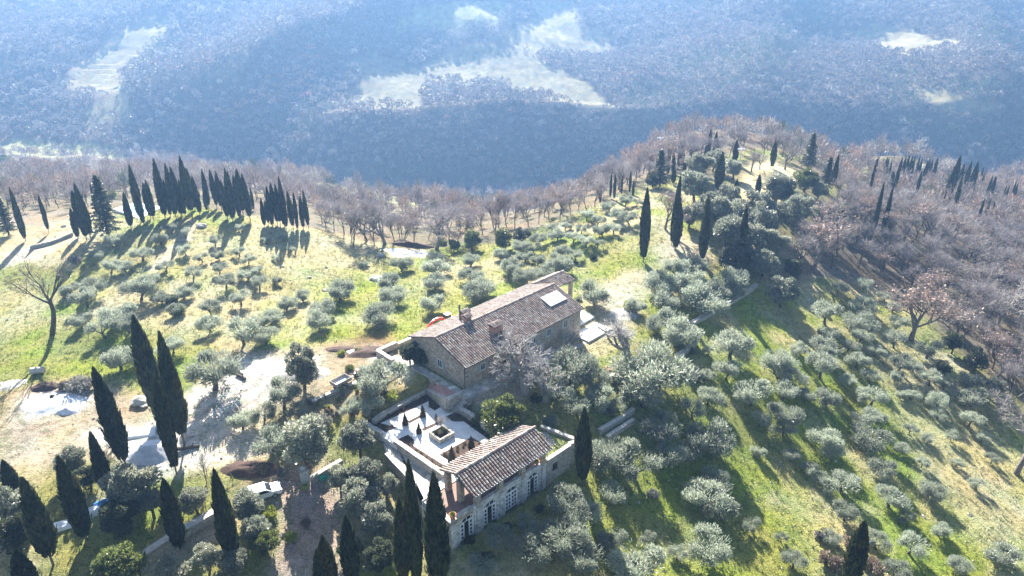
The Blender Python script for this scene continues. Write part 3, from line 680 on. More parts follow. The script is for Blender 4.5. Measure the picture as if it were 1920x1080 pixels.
# ------------------------------------------------------------------ walls (each run of wall a thing, its coping a part)
def wall_run(label, pts, hgt, th=.5, base=None, cat='wall', cap=True, capm='cap', sub=2.0, rough=.06, mt='wallstone'):
    """pts: world (x,y,ztop or None)"""
    o = thing('stone_wall', label, cat, (pts[0][0], pts[0][1], 0)); ox, oy = pts[0][:2]
    m, c = MB(), MB()
    for (x0, y0, z0), (x1, y1, z1) in zip(pts, pts[1:]):
        ln = math.hypot(x1 - x0, y1 - y0); n = max(1, int(ln / sub)); nx_, ny_ = -(y1 - y0) / ln * th / 2, (x1 - x0) / ln * th / 2
        for i in range(n):
            t0, t1 = i / n, (i + 1) / n
            a = (x0 + (x1 - x0) * t0 - ox, y0 + (y1 - y0) * t0 - oy); b = (x0 + (x1 - x0) * t1 - ox, y0 + (y1 - y0) * t1 - oy)
            za, zb = z0 + (z1 - z0) * t0 + rnd.uniform(-rough, rough), z0 + (z1 - z0) * t1 + rnd.uniform(-rough, rough)
            if rough == 0: pass
            q = [(a[0] + nx_, a[1] + ny_), (a[0] - nx_, a[1] - ny_), (b[0] - nx_, b[1] - ny_), (b[0] + nx_, b[1] + ny_)]
            zt = [za, za, zb, zb]; gl = min(float(tz(p[0] + ox, p[1] + oy)) for p in q) - 1.0
            gl = min(gl, min(zt) - hgt)
            V = [(p[0], p[1], gl) for p in q] + [(p[0], p[1], z) for p, z in zip(q, zt)]
            m.add(V, [(0, 1, 5, 4), (1, 2, 6, 5), (2, 3, 7, 6), (3, 0, 4, 7), (4, 5, 6, 7)])
            if cap:
                k = 1 + .12 / th; q2 = [(a[0] + nx_ * k, a[1] + ny_ * k), (a[0] - nx_ * k, a[1] - ny_ * k), (b[0] - nx_ * k, b[1] - ny_ * k), (b[0] + nx_ * k, b[1] + ny_ * k)]
                V = [(p[0], p[1], z + .003) for p, z in zip(q2, zt)] + [(p[0], p[1], z + .1) for p, z in zip(q2, zt)]
                c.add(V, [(0, 1, 5, 4), (1, 2, 6, 5), (2, 3, 7, 6), (3, 0, 4, 7), (4, 5, 6, 7), (3, 2, 1, 0)])
    m.build('masonry', M[mt], o)
    if cap: c.build('coping', M[capm], o)
    return o
def wp(pxs, ztop): return [P(a, b, ztop) + (ztop,) for a, b in pxs]
def wg(pxs, h): return [G(a, b, h)[:2] + (G(a, b, h)[2] + h,) for a, b in pxs]
wall_run('stone retaining wall along the upper left side of the formal garden, under the planting bed', wp([(700, 789), (720, 774), (800, 731)], -1.65), 2, .6)
wall_run('stone wall at the garden corner holding up the red brick terrace', [P(801, 730, -1.5) + (-1.5,), P(838, 748, .1) + (.1,), P(866, 734, .3) + (.3,)], 2, .5, rough=.03)
wall_run('stone wall on the right of the formal garden ending by the dark evergreen', wp([(887, 749), (862, 763), (926, 805)], -1.15), 1.8, .5)
wall_run('low pale parapet on the lower left side of the formal garden above the lower walk', wp([(740, 825), (834, 890)], -1.75), 1.2, .55)
wall_run('short pale parapet at the left corner of the formal garden', wp([(681, 791), (716, 812)], -1.75), 1.2, .5)
wall_run('low stone kerb wall left of the lower walk, behind two cypresses', wp([(725, 850), (778, 907)], -2.45), 1.5, .5)
wall_run('stone parapet round the far corner of the small lawn terrace right of the pavilion', [aw(20.6, .5) + (-1.95,)] + wp([(1087, 826), (1014, 799)], -1.95), .7, .45)
fw = wall_run('stone front wall of the lawn terrace with one small dark window', [aw(16.0, .1) + (-1.95,), aw(20.6, .1) + (-1.95,)], 5, .45)
m = MB(); c_, s_ = math.cos(AROT), math.sin(AROT); p0 = aw(17.0, -.16); q0 = aw(17.9, -.16)
ox, oy = fw.location[:2]; m.add([(p0[0] - ox, p0[1] - oy, -4.2), (q0[0] - ox, q0[1] - oy, -4.2), (q0[0] - ox, q0[1] - oy, -3.1), (p0[0] - ox, p0[1] - oy, -3.1),
    (p0[0] - ox - .1 * s_, p0[1] - oy + .1 * c_, -4.2), (q0[0] - ox - .1 * s_, q0[1] - oy + .1 * c_, -4.2), (q0[0] - ox - .1 * s_, q0[1] - oy + .1 * c_, -3.1), (p0[0] - ox - .1 * s_, p0[1] - oy + .1 * c_, -3.1)],
    [(0, 1, 2, 3), (0, 4, 5, 1), (1, 5, 6, 2), (2, 6, 7, 3), (3, 7, 4, 0)]); m.build('window', M['dark'], fw)
wall_run('long dry stone retaining wall climbing the slope right of the farmhouse', wg([(1296, 606), (1345, 577), (1385, 555), (1418, 533)], .6), 3, .8, cap=True, capm='wallstone', rough=.15)
wall_run('pale stone wall with terracotta pot at its end, right of the farmhouse', wg([(1143, 706), (1180, 686), (1217, 662)], .9), 1.2, .55)
wall_run('broken stone wall stub under olives, below the long retaining wall', wg([(1266, 667), (1285, 655), (1306, 637)], .9), 1.2, .6, cap=False, rough=.2)
wall_run('upper of two parallel stone walls between the lone cypress and the olives', wg([(1124, 806), (1158, 786), (1188, 766)], .8), 1.2, .5)
wall_run('lower of two parallel stone walls between the lone cypress and the olives', wg([(1138, 818), (1163, 802), (1188, 786)], .7), 1.6, .45)
wall_run('thick stone wall beside the track in the bottom left, topped with pale slabs', wg([(262, 1043), (300, 1018), (345, 990), (420, 948)], 1.3), 1.5, .9)
wall_run('low dark stone wall beside the pale track left of the cypress knoll', wg([(55, 462), (95, 452), (135, 436)], .7), .9, .5, cap=False, rough=.1)
wall_run('stone wall corner of the rear terrace left of the farmhouse roof', [hw(-3.2, 13.2) + (.8,), hw(-3.2, 17.4) + (.8,), hw(.5, 17.4) + (.8,)], 1.5, .55)
wall_run('pale rear terrace wall running behind the farmhouse towards the red excavator', [hw(.8, 17.4) + (.35,), hw(8.0, 17.4) + (.35,)], 1.2, .5)
wall_run('pale kerb wall on the left of the planting bed, below the trailer', wg([(585, 752), (620, 736), (668, 716)], .35), .6, .5, rough=.03)
wall_run('kerb wall edging the planting bed beside the white path', wg([(690, 707), (730, 694)], .3), .6, .4, rough=.03)
wall_run('sunlit low wall behind the gatepost, under the big evergreen by the drive', wg([(583, 896), (610, 880), (640, 862)], .8), 1.0, .5)

# ================================================================== VEGETATION
rg = np.random.default_rng(11)
def unit(v): return v / (np.linalg.norm(v, axis=-1, keepdims=True) + 1e-9)
def rdir(n): return unit(rg.normal(size=(n, 3)))
def diamonds(Cn, A, Bv):
    """one four-cornered leaf per centre: long half-axis A, short half-axis Bv"""
    n = len(Cn); V = np.stack([Cn - A, Cn + Bv - A * .1, Cn + A, Cn - Bv - A * .1], 1).reshape(-1, 3)
    return V, np.arange(4 * n).reshape(n, 4)
def leafcol(n, base, var=.3, hue=.12):
    c = np.array(base) * (1 + var * rg.uniform(-1, 1, (n, 1))) * (1 + hue * rg.uniform(-1, 1, (n, 3)))
    return np.repeat(np.clip(c, 0, 1), 4, 0)
def clump_leaves(cen, rad, n, ln, wd, flat=.8, up=.4, shell=.5, out=.8):
    """n leaves round each clump centre"""
    C_, N_ = [], []
    for c, r in zip(cen, rad):
        d = rdir(n); q = rg.uniform(shell ** 3, 1, (n, 1)) ** (1 / 3.)
        p = d * q * r * np.array((1, 1, flat)); C_.append(c + p); N_.append(d)
    C_ = np.concatenate(C_); N_ = np.concatenate(N_); k = len(C_)
    a = unit(N_ * out + rdir(k) * .8 + np.array((0, 0, up))); b = unit(np.cross(a, rdir(k)))
    s = rg.uniform(.6, 1.35, (k, 1))
    return diamonds(C_, a * ln * s, b * wd * s)
def limb(mb, p, d, ln, r0, r1, k=5, n=4, wob=.12, up=.0):
    pts = [np.array(p, float)]; d = np.array(d, float)
    for i in range(n):
        d = unit(d + rg.normal(size=3) * wob + np.array((0, 0, up))); pts.append(pts[-1] + d * ln / n)
    mb.tube(pts, list(np.linspace(r0, r1, n + 1)), k); return pts[-1], d
# ---- olives
def make_olive(i):
    cen, rad = [], []; t = MB()
    top, d = limb(t, (0, 0, -.4), (rg.uniform(-.25, .25), rg.uniform(-.25, .25), 1), 1.0 if i < 3 else 1.5, .30, .2, 7, 4, .16)
    base = top; nl = 3 + i % 2; ph = rg.uniform(0, 6.28)
    for k in range(nl):
        a = ph + k * 6.28 / nl + rg.uniform(-.4, .4)
        e, dd = limb(t, base, (math.cos(a), math.sin(a), rg.uniform(.7, 1.2)), rg.uniform(1.3, 1.9), .15, .07, 5, 4, .2)
        for q in range(4):
            a2 = a + rg.uniform(-1.1, 1.1)
            e2, _ = limb(t, e, (math.cos(a2), math.sin(a2), rg.uniform(.2, .9)), rg.uniform(.7, 1.3), .06, .02, 4, 3, .2)
            cen.append(e2 + np.array((0, 0, .1))); rad.append(rg.uniform(.7, 1.3))
    for k in range(5 if i < 3 else 0):
        a = rg.uniform(0, 6.28); cen.append(np.array((math.cos(a) * rg.uniform(.5, 1.7), math.sin(a) * rg.uniform(.5, 1.7), rg.uniform(1.0, 1.7)))); rad.append(rg.uniform(.6, .95))
    cen = np.array(cen)
    cen[:, :2] *= 2.05 / np.quantile(np.hypot(cen[:, 0], cen[:, 1]), .85)
    V, Fq = clump_leaves(cen, rad, 260 if i < 3 else 240, .20, .046, .9 if i < 3 else .75, .6, .05, .9)
    k = 620; d_ = rdir(k); d_[:, 2] = d_[:, 2] * .55 + .12; p_ = np.array((0, 0, cen[:, 2].mean())) + d_ * rg.uniform(.35, 1.12, (k, 1)) * np.array((2.5, 2.5, 1.5)); p_[:, 2] = np.maximum(p_[:, 2], .8)
    a_ = unit(d_ + rdir(k) * .6 + np.array((0, 0, .5))); V3, F3 = diamonds(p_, a_ * .26, unit(np.cross(a_, rdir(k))) * .042); Fq = np.concatenate([Fq, F3 + len(V)]); V = np.concatenate([V, V3])
    c = leafcol(len(Fq), (.315, .345, .262), .3, .06)
    hgt = V[:, 2].max()
    return mesh_np('crown', V, Fq, M['olive'], c), t.mesh('trunk', M['olivebark'], True), 2.75, hgt
OLIVES = [make_olive(i) for i in range(6)]
# ---- cypresses (unit: height 14, radius 1.25)
def make_cypress(i):
    n = 2600; zb_ = (1.0, 1.7, .8, 1.4, 2.0, 1.1)[i]; hh = rg.uniform(0, 1, n) ** .9; th = rg.uniform(0, 6.283, n)
    bl = .06 + .02 * (i % 3); pk = .28 + .07 * (i % 4)
    def prof(s): return np.where(s < pk, .50 + .50 * np.sin(np.clip(s / pk, 0, 1) * 1.5708), np.cos(np.clip((s - pk) / (1 - pk), 0, 1) * 1.5708) ** .78)
    lump = .86 + .26 * vnoise(th * 2.2 + i * 9, hh * 15, i) + .1 * vnoise(th * 5, hh * 40, i + 5)
    r = 1.25 * prof(hh) * lump * rg.uniform(.78, 1.16, n) * np.where(rg.uniform(0, 1, n) < .05, 1.18, 1); z = zb_ + hh * (13.9 - zb_)
    Cn = np.stack([r * np.cos(th), r * np.sin(th), z], 1)
    o = np.stack([np.cos(th), np.sin(th), np.zeros(n)], 1)
    a = unit(o * rg.uniform(.12, .5, (n, 1)) + np.array((0, 0, 1)) + rdir(n) * .16); b = unit(np.cross(a, o * .7 + rdir(n) * .8))
    s = rg.uniform(.7, 1.3, (n, 1)) * (.55 + .45 * prof(hh))[:, None]
    V, Fq = diamonds(Cn, a * .5 * s, b * .17 * s)
    c = leafcol(len(Fq), (.040, .050, .020), .5, .12) * np.repeat(.55 + 1.0 * vnoise(th * 1.7 + i * 5, hh * 11, i + 40), 4)[:, None] * np.where(np.repeat(vnoise(th * 1.1, hh * 6, i + 60), 4)[:, None] > .78, np.array((1.7, 1.2, .9)), 1.)
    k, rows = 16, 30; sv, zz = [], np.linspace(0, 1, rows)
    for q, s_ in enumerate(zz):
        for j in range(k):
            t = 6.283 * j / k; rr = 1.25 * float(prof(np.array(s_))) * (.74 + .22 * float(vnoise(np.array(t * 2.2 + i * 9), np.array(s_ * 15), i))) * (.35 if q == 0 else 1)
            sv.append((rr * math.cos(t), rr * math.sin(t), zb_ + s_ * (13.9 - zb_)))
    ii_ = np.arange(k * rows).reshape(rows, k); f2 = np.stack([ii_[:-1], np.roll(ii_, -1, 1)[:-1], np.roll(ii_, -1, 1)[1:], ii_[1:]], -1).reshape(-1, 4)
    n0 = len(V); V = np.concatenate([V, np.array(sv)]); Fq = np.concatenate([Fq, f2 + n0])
    c = np.concatenate([c, np.tile(np.array((.014, .018, .010)), (k * rows, 1))])  # core coloured darker than the tufts so their rim looks lit
    t = MB(); t.tube([(0, 0, -.8), (.03, 0, 1.0), (0, .02, 3.0)], [.2, .17, .12], 7)
    return mesh_np('crown', V, Fq, M['cypress'], c), t.mesh('trunk', M['palebark'], True), 1.25, 14.2
CYPRESS = [make_cypress(i) for i in range(6)]
# ---- holm oaks and other broad evergreens (radius about 3, height about 6.4)
def make_oak(i, base=(.075, .088, .052), tall=1.0, n=300, lnw=(.18, .085)):
    cen, rad = [], []; t = MB()
    top, d = limb(t, (0, 0, -.6), (rg.uniform(-.1, .1), rg.uniform(-.1, .1), 1), 2.3, .28, .2, 7, 3, .08)
    for k in range(24):
        d = rdir(1)[0]; d[2] = d[2] * .95 + .1; q = rg.uniform(.55, 1.0)
        c = np.array((d[0] * 2.15 * q, d[1] * 2.15 * q, (3.0 + d[2] * 2.2 * q) * tall)); cen.append(c); rad.append(rg.uniform(.7, 1.1))
        if k % 3 == 0: limb(t, top - np.array((0, 0, .3)), c - top, np.linalg.norm(c - top) * .9, .12, .03, 4, 3, .1)
    V, Fq = clump_leaves(cen, rad, n, lnw[0], lnw[1], .85, .3, .55, 1.0)
    c = leafcol(len(Fq), base, .35, .1)
    return mesh_np('crown', V, Fq, M['oak'], c), t.mesh('trunk', M['bark'], True), 3.0, V[:, 2].max()
OAKS = [make_oak(i, (.25, .265, .20)) for i in range(4)] + [make_oak(i, (.28, .29, .215)) for i in range(2)]
GREENOAK = [make_oak(i, (.13, .155, .045)) for i in range(2)]
DARKOAK = [make_oak(i, (.075, .09, .05), 1.1) for i in range(2)]
# ---- tall conifers (cedar, fir): tiers of drooping sprays (radius 2.6, height 11)
def make_conifer(i):
    t = MB(); t.tube([(0, 0, -.6), (0, .04, 6), (0, 0, 10.6)], [.26, .14, .03], 7); C_, A_, B_ = [], [], []
    for k in range(95):
        z = 1.3 + 9.3 * (k / 95.) ** 1.05; ln = 2.6 * (1 - (z - 1.3) / 9.8) ** .75 * rg.uniform(.72, 1.1); a = k * 2.4 + rg.uniform(-.3, .3)
        d = np.array((math.cos(a), math.sin(a), -.12)); m_ = 48
        s = rg.uniform(.15, 1, (m_, 1)); side = np.array((-d[1], d[0], 0)) * rg.normal(size=(m_, 1)) * .3 * (1.15 - s) * ln * .5
        C_.append(np.array((0, 0, z)) + d * ln * s + side + rg.normal(size=(m_, 3)) * .1); aa = unit(d + rdir(m_) * .7 + np.array((0, 0, .1))); A_.append(aa * .24); B_.append(unit(np.cross(aa, rdir(m_))) * .09)
    V, Fq = diamonds(np.concatenate(C_), np.concatenate(A_), np.concatenate(B_))
    return mesh_np('crown', V, Fq, M['oak'], leafcol(len(Fq), (.045, .056, .028), .35, .1)), t.mesh('trunk', M['bark'], True), 2.5, 11.2
CONIFERS = [make_conifer(i) for i in range(2)]
# ---- bare winter trees (height about 10, radius about 3.6)
def make_bare(i, leafy=0.0, tc=(.29, .25, .235), lc=(.37, .26, .205), bark='palebark', spread=1.0, fine=5, thick=1.0, clear=2.6, path=None):
    t = MB(); tips = []; C_, A_, B_ = [], [], []
    def br(p, d, ln, r, lv):
        e, dd = limb(t, p, d, ln, r, r * .68, 6 if lv < 2 else 3, 3 if lv < 2 else 2, .10, .05)
        if lv >= 3: tips.append((e, dd, ln)); return
        nn = (4 if lv == 0 else 3) + int(rg.integers(0, 2))
        for k in range(nn):
            v = unit(dd * .9 + rdir(1)[0] * (.75 + .1 * lv) * spread + np.array((0, 0, .18)))
            br(p + (e - p) * (rg.uniform(.55, 1) if k else 1), v, ln * rg.uniform(.6, .82), r * rg.uniform(.45, .62), lv + 1)
    if path:
        t.tube(path, list(np.linspace(.3, .2, len(path))), 8); e0_ = np.array(path[-1])
        for a in range(5): br(e0_ - np.array((0, 0, .15 * a)), unit(np.array((math.cos(a * 1.3) * .75, math.sin(a * 1.3) * .75, .9))), 2.2, .11, 1)
    else: br(np.array((0, 0, -.5)), np.array((rg.uniform(-.08, .08), rg.uniform(-.08, .08), 1.)), clear, .24 * thick, 0)
    for e, dd, ln in tips:
        for k in range(fine):
            v = unit(dd + rdir(1)[0] * .75 + np.array((0, 0, .15))); l2 = ln * rg.uniform(.6, 1.3); p0 = e - dd * ln * rg.uniform(0, .8)
            C_.append(p0 + v * l2 * .5); A_.append(v * l2 * .5); B_.append(unit(np.cross(v, rdir(1)[0])) * .022)
            for q in range(3):
                v2 = unit(v + rdir(1)[0] * .8); l3 = l2 * .5; p1 = p0 + v * l2 * rg.uniform(.3, .9)
                C_.append(p1 + v2 * l3 * .5); A_.append(v2 * l3 * .5); B_.append(unit(np.cross(v2, rdir(1)[0])) * .017)
    C_, A_, B_ = map(np.array, (C_, A_, B_)); c = leafcol(len(C_), tc, .25, .04)
    if leafy > 0:
        k = int(len(C_) * leafy); ix = rg.integers(0, len(C_), k); lp = C_[ix] + A_[ix] * rg.uniform(-1, 1, (k, 1)) + rg.normal(size=(k, 3)) * .12
        a = rdir(k); C_ = np.concatenate([C_, lp]); A_ = np.concatenate([A_, a * .13]); B_ = np.concatenate([B_, unit(np.cross(a, rdir(k))) * .085])
        c = np.concatenate([c, leafcol(k, lc, .35, .08)])
    V, Fq = diamonds(C_, A_, B_); h0 = V[:, 2].max(); r0 = np.quantile(np.hypot(V[:, 0], V[:, 1]), .97); sc = 10. / h0; V = V * sc
    tm = t.mesh('trunk', M[bark], True); co = np.empty(len(tm.vertices) * 3, np.float32); tm.vertices.foreach_get('co', co); tm.vertices.foreach_set('co', co * sc); tm.update()
    return mesh_np('crown', V, Fq, M['twig'], c), tm, r0 * sc, 10.
BARE = [make_bare(i, 0, (.285, .25, .238)) for i in range(4)]
PINK = [make_bare(i, .55) for i in range(3)]
PALEB = [make_bare(i, .0, (.45, .41, .38), bark='ashbark') for i in range(2)]
SLIM = [make_bare(40 + i, 0, (.27, .24, .24), bark='bark', spread=.62, fine=5, thick=.55, clear=3.2) for i in range(3)]
SLIMP = [make_bare(50 + i, .5, bark='bark', spread=.66, fine=4, thick=.6, clear=3.0) for i in range(2)]
# ---- shrubs (radius 1, height 1.3)
def make_shrub(base, ln=.13, wd=.05, n=120):
    cen, rad = [], []
    for k in range(9):
        d = rdir(1)[0]; cen.append(np.array((d[0] * .55, d[1] * .55, .5 + .35 * d[2]))); rad.append(rg.uniform(.35, .55))
    V, Fq = clump_leaves(cen, rad, n, ln, wd, .9, .5, .3, .8); V[:, 2] = np.maximum(V[:, 2], -.05)
    return mesh_np('foliage', V, Fq, M['shrub'], leafcol(len(Fq), base, .35, .1))
SHRUB = {k: [make_shrub(c) for _ in range(2)] for k, c in dict(green=(.10, .14, .035), grey=(.22, .215, .19), yellow=(.26, .29, .05), dark=(.055, .07, .03), brown=(.24, .19, .14)).items()}

def root(name, loc, label, cat, group, sx, sz, rz, tilt=0):
    o = thing(name, label, cat, loc, rz, group); o.scale = (sx, sx, sz); o.rotation_euler = (tilt * math.cos(rz * 3), tilt * math.sin(rz * 5), rz); return o
def plant(name, proto, loc, label, cat, group, sx, sz, rz=None, parts=True, tilt=.0):
    rz = rg.uniform(0, 6.28) if rz is None else rz
    if not parts:
        o = link(name, proto[0], None, loc); o.scale = (sx, sx, sz); o.rotation_euler = (0, 0, rz); return tag(o, label, cat, group)
    o = root(name, loc, label, cat, group, sx, sz, rz, tilt)
    link('crown', proto[0], o); link('trunk', proto[1], o); return o
def by_size(px, py, r, h, tries=3):
    """world base and crown radius of a tree whose crown centre shows at (px,py) with radius r px; h = centre height / radius"""
    R_ = 2.5
    for _ in range(tries):
        x, y, z = G(px, py, h * R_); d = proj(x, y, z + h * R_)[2]; R_ = r * d / F
    return (x, y, z), R_, d
def rowlabels(pts, rowh):
    """row and place in the row for each point (px,py), rows counted from the top"""
    order = sorted(range(len(pts)), key=lambda i: pts[i][1]); rows, cur = [], []
    for i in order:
        if cur and pts[i][1] - pts[cur[0]][1] > rowh: rows.append(cur); cur = []
        cur.append(i)
    rows.append(cur); out = {}
    for r, row in enumerate(rows):
        for k, i in enumerate(sorted(row, key=lambda i: pts[i][0])): out[i] = (r, k, len(row))
    return out
def nums(s): return [tuple(float(v) for v in q.split(',')) for q in s.split()]
# ------------------------------------------------------------------ olives, by grove: crown centre and radius in photo pixels
OL = {}
OL['the left hillside'] = nums('''217,587,33 175,537,24 160,562,24 260,545,30 225,675,28 398,702,46 392,607,24 360,512,17 345,547,19 395,580,19 422,530,17 450,562,19
 465,515,17 455,627,30 410,505,13 322,650,20 216,452,17 265,477,20 320,427,14 347,437,16 300,449,16 347,470,14 377,485,12 402,452,13 410,480,13 447,472,13 447,428,9 465,487,12
 497,450,9 530,447,9 521,482,10 545,468,8 520,527,11 485,505,11 486,532,16 310,500,16 150,600,20 195,620,22 240,610,24 330,580,16 300,560,17 130,545,16 205,500,18 180,480,14 235,500,16 285,525,14''')
OL['the slope behind the house'] = nums('''680,495,9 754,495,18 727,530,24 735,555,22 812,500,22 815,528,22 817,484,14 880,488,17 883,515,21 903,540,24 937,477,13 955,500,17
 537,570,18 565,555,16 637,545,30 607,577,23 707,590,28 808,568,26 896,548,24 507,595,21 487,607,24 595,602,25 495,630,22 962,503,24 981,518,23 1052,498,22 1114,550,28 975,462,15 1010,487,15 985,480,14 1020,510,18''')
OL['the pale saddle below the pink wood'] = nums('''1172,379,12 1142,388,12 1195,381,9 1157,401,14 1180,410,15 1100,405,13 1120,416,13 1130,432,15 1150,431,11 1035,428,10 1012,450,13 1045,441,13 1075,446,13 1100,453,13
 1120,458,10 1055,471,15 1045,488,16 1080,478,13 1000,465,12 1165,425,9 1090,430,11 1060,425,10''')
OL['the long-wall terrace'] = nums('''1192,574,18 1240,527,28 1270,503,24 1310,500,21 1292,528,23 1245,563,26 1320,560,36 1345,540,26 1372,527,30 1260,600,28 1277,627,30 1225,608,19 1385,545,20''')
OL['the upper right green slope'] = nums('''1230,698,54 1372,652,33 1362,696,25 1330,657,12 1460,680,32 1484,707,22 1470,735,24 1410,742,29 1545,652,26 1540,690,27 1550,590,27 1622,577,20 1617,607,24 1612,632,18
 1607,677,20 1632,706,17 1675,577,13 1682,607,15 1680,640,20 1687,683,22 1680,706,15 1740,656,24 1747,711,20 1772,720,16 1815,716,19 1823,748,23 1760,753,19 1635,745,23 1552,750,25 1620,533,14 1572,543,14 1660,556,12
 1555,628,18 1510,745,16 1590,715,14 1711,742,13''')
OL['the lower right slope'] = nums('''1152,850,42 1189,878,34 1241,807,34 1255,858,26 1335,823,44 1473,789,29 1545,828,24 1483,858,14 1344,896,29 1325,938,38 1357,958,27 1333,1030,38 1195,1060,42 1218,1011,14 1488,1054,20
 1469,805,17 1556,842,20 1638,783,21 1635,823,27 1707,807,12 1739,822,12 1761,778,13 1784,819,12 1819,788,17 1842,820,14 1583,909,26 1658,882,21 1670,937,23 1744,920,21 1586,963,23 1793,868,10 1833,908,14 1764,994,19 1647,1017,23
 1707,1022,26 1684,1071,20 1882,1040,27 1466,1011,11 1425,790,17 1610,790,16 1560,1010,16 1520,880,13 1690,840,12 1860,860,13''')
OL['the lower right slope'] += nums('''1425,848,14 1290,850,22 1410,985,15 1270,1040,16 1150,1010,24 1145,930,24 1540,900,13 1700,970,14 1800,1060,18 1730,870,11''')
OL['the upper right green slope'] += nums('''1500,655,14 1590,650,14 1640,660,13 1715,690,13 1690,740,12 1330,745,20 1300,770,22 1320,705,14''')
OL['the ground before the pavilion'] = nums('''935,1013,25 987,980,17 997,1028,33 1064,946,37 1059,1014,37 1091,972,30 1095,1045,36 1030,1000,22 900,1066,22''')
OL['the lawn before the farmhouse'] = nums('''1072,693,42 1110,715,30 1040,735,26 1130,750,28 1085,770,24 1030,790,16 1160,760,18 1205,740,34''')
OL['the ground above the formal garden'] = nums('''720,716,42 695,692,26 695,764,24 530,745,32 510,828,28 455,790,22 495,775,20 660,765,18 560,770,18''')
no = 0
for zone_name, pts in OL.items():
    rl = rowlabels(pts, 26)
    for i, (px, py, r) in enumerate(pts):
        pr = OLIVES[no % 3 + (0 if ('behind the house' in zone_name or 'long-wall' in zone_name or no % 4 == 0) else 3)]; no += 1
        (x, y, z), R_, d = by_size(px, py, r * (1.08 if px < 700 and py < 620 else 1.2), .62)
        s = R_ / 2.75; s = min(max(s, .3), 2.0); sz = s * float(rg.uniform(.88, 1.12))
        rw, k, n = rl[i]
        size = 'broad' if R_ > 3.0 else 'small' if R_ < 1.5 else 'middling'
        lab = f"{size} olive on {zone_name}, {ORD[k]} from left in {ORD[rw]} row"
        o = plant('olive_tree', pr, (x, y, z), lab, 'olive tree', 'olive trees of the estate', s, sz, tilt=.14); o.scale = (s * rg.uniform(.84, 1.16), s * rg.uniform(.84, 1.16), sz)
# ------------------------------------------------------------------ cypresses: tip x,y  base x,y  width (photo pixels)
CY = {}
CY['left knoll'] = nums('''22,350,48,452,12 77,364,92,437,8 136,390,146,446,12 144,357,163,450,15 146,342,172,452,17 182,342,190,425,7 231,359,246,427,13 249,308,266,417,14 253,338,270,421,12 270,342,283,410,12 276,337,289,415,13
 290,296,310,409,15 311,335,320,406,9 312,306,331,412,13 326,312,341,405,13 339,336,348,407,9 340,292,361,409,17 354,315,366,393,11 364,329,375,402,12 380,316,392,393,10 384,357,388,395,7 394,317,407,390,10 400,320,416,395,12
 417,337,427,410,12 425,315,437,414,14 429,320,441,412,10 439,327,450,410,10 441,316,456,402,13 456,325,470,416,13 472,350,476,395,6''')
CY['second knoll group beside the bare trees'] = nums('''489,370,496,425,9 499,375,504,422,8 501,349,511,424,11 514,342,521,422,11 519,345,526,424,12 525,352,533,425,9 526,330,537,430,12 545,357,550,430,11 551,360,558,430,8 562,367,569,430,10 573,355,579,431,9''')
CY['saddle and oak hill on the right'] = nums('''1213,351,1206,490,19 1271,327,1259,460,13 1280,377,1266,467,17 1330,365,1316,490,17 1401,385,1386,497,15 1355,285,1345,361,17 1382,335,1377,382,11 1425,326,1419,372,11 1385,261,1377,307,11
 1334,241,1327,296,8 1326,265,1322,297,6 1345,245,1339,289,7 1346,259,1343,289,6 1254,270,1251,312,6 1256,277,1254,310,5 1263,290,1261,327,7 1255,305,1252,328,6 1275,279,1272,312,6 1279,272,1277,305,6 1282,281,1280,308,5 1284,301,1281,335,8
 1266,312,1262,347,9 1146,322,1144,372,5 1152,325,1151,377,6 1166,330,1165,365,4 1182,320,1180,364,5 1188,335,1186,374,5 1125,350,1125,382,5 1455,264,1447,316,11 1566,289,1559,355,10''')
CY['far right wood'] = nums('''1654,342,1642,415,9 1680,347,1662,405,9 1640,297,1636,335,5 1646,292,1643,313,5 1656,296,1654,312,4 1662,294,1660,312,5 1666,294,1663,314,5 1672,298,1669,317,4 1685,297,1682,335,6 1690,294,1687,318,6 1696,293,1693,319,6
 1702,291,1699,319,7 1708,292,1705,319,7 1712,293,1710,318,6 1723,292,1720,314,5 1728,296,1725,315,5 1729,320,1725,336,6 1738,300,1734,324,6 1743,297,1741,312,6 1750,298,1746,312,6 1755,295,1752,321,7 1800,291,1783,350,13 1806,306,1802,330,8
 1822,301,1810,342,10 1833,302,1825,340,11 1812,312,1810,322,4 1843,313,1841,326,4 1848,320,1845,330,4 1800,328,1795,365,6 1792,328,1786,356,5 1802,342,1794,377,6 1768,325,1767,335,3 1779,332,1778,343,4 1767,357,1766,370,4 1773,356,1771,372,4
 1844,371,1839,397,5 1857,371,1853,390,5 1865,376,1860,398,5 1860,327,1857,345,5 1864,329,1861,350,5 1868,330,1862,354,5 1887,348,1883,364,5 1891,348,1887,366,5 1903,338,1899,362,5 1910,342,1905,357,5''')
CY['bottom left slope'] = nums('''180,685,238,878,37 258,590,300,784,38 302,620,347,838,36 290,710,331,888,28 172,808,203,925,27 113,855,162,1012,39 20,862,42,955,30 45,895,100,1060,43 40,1032,66,1120,36 312,895,338,1030,36 405,880,438,1055,38''')
CY['foreground left of the pavilion'] = nums('''757,862,782,1100,34 793,885,824,1110,48 739,930,758,1105,32 610,1000,624,1130,36 598,1028,606,1130,26 643,965,664,1120,34''')
CY['right foreground'] = nums('''1098,762,1092,912,33 1622,975,1588,1110,38''')
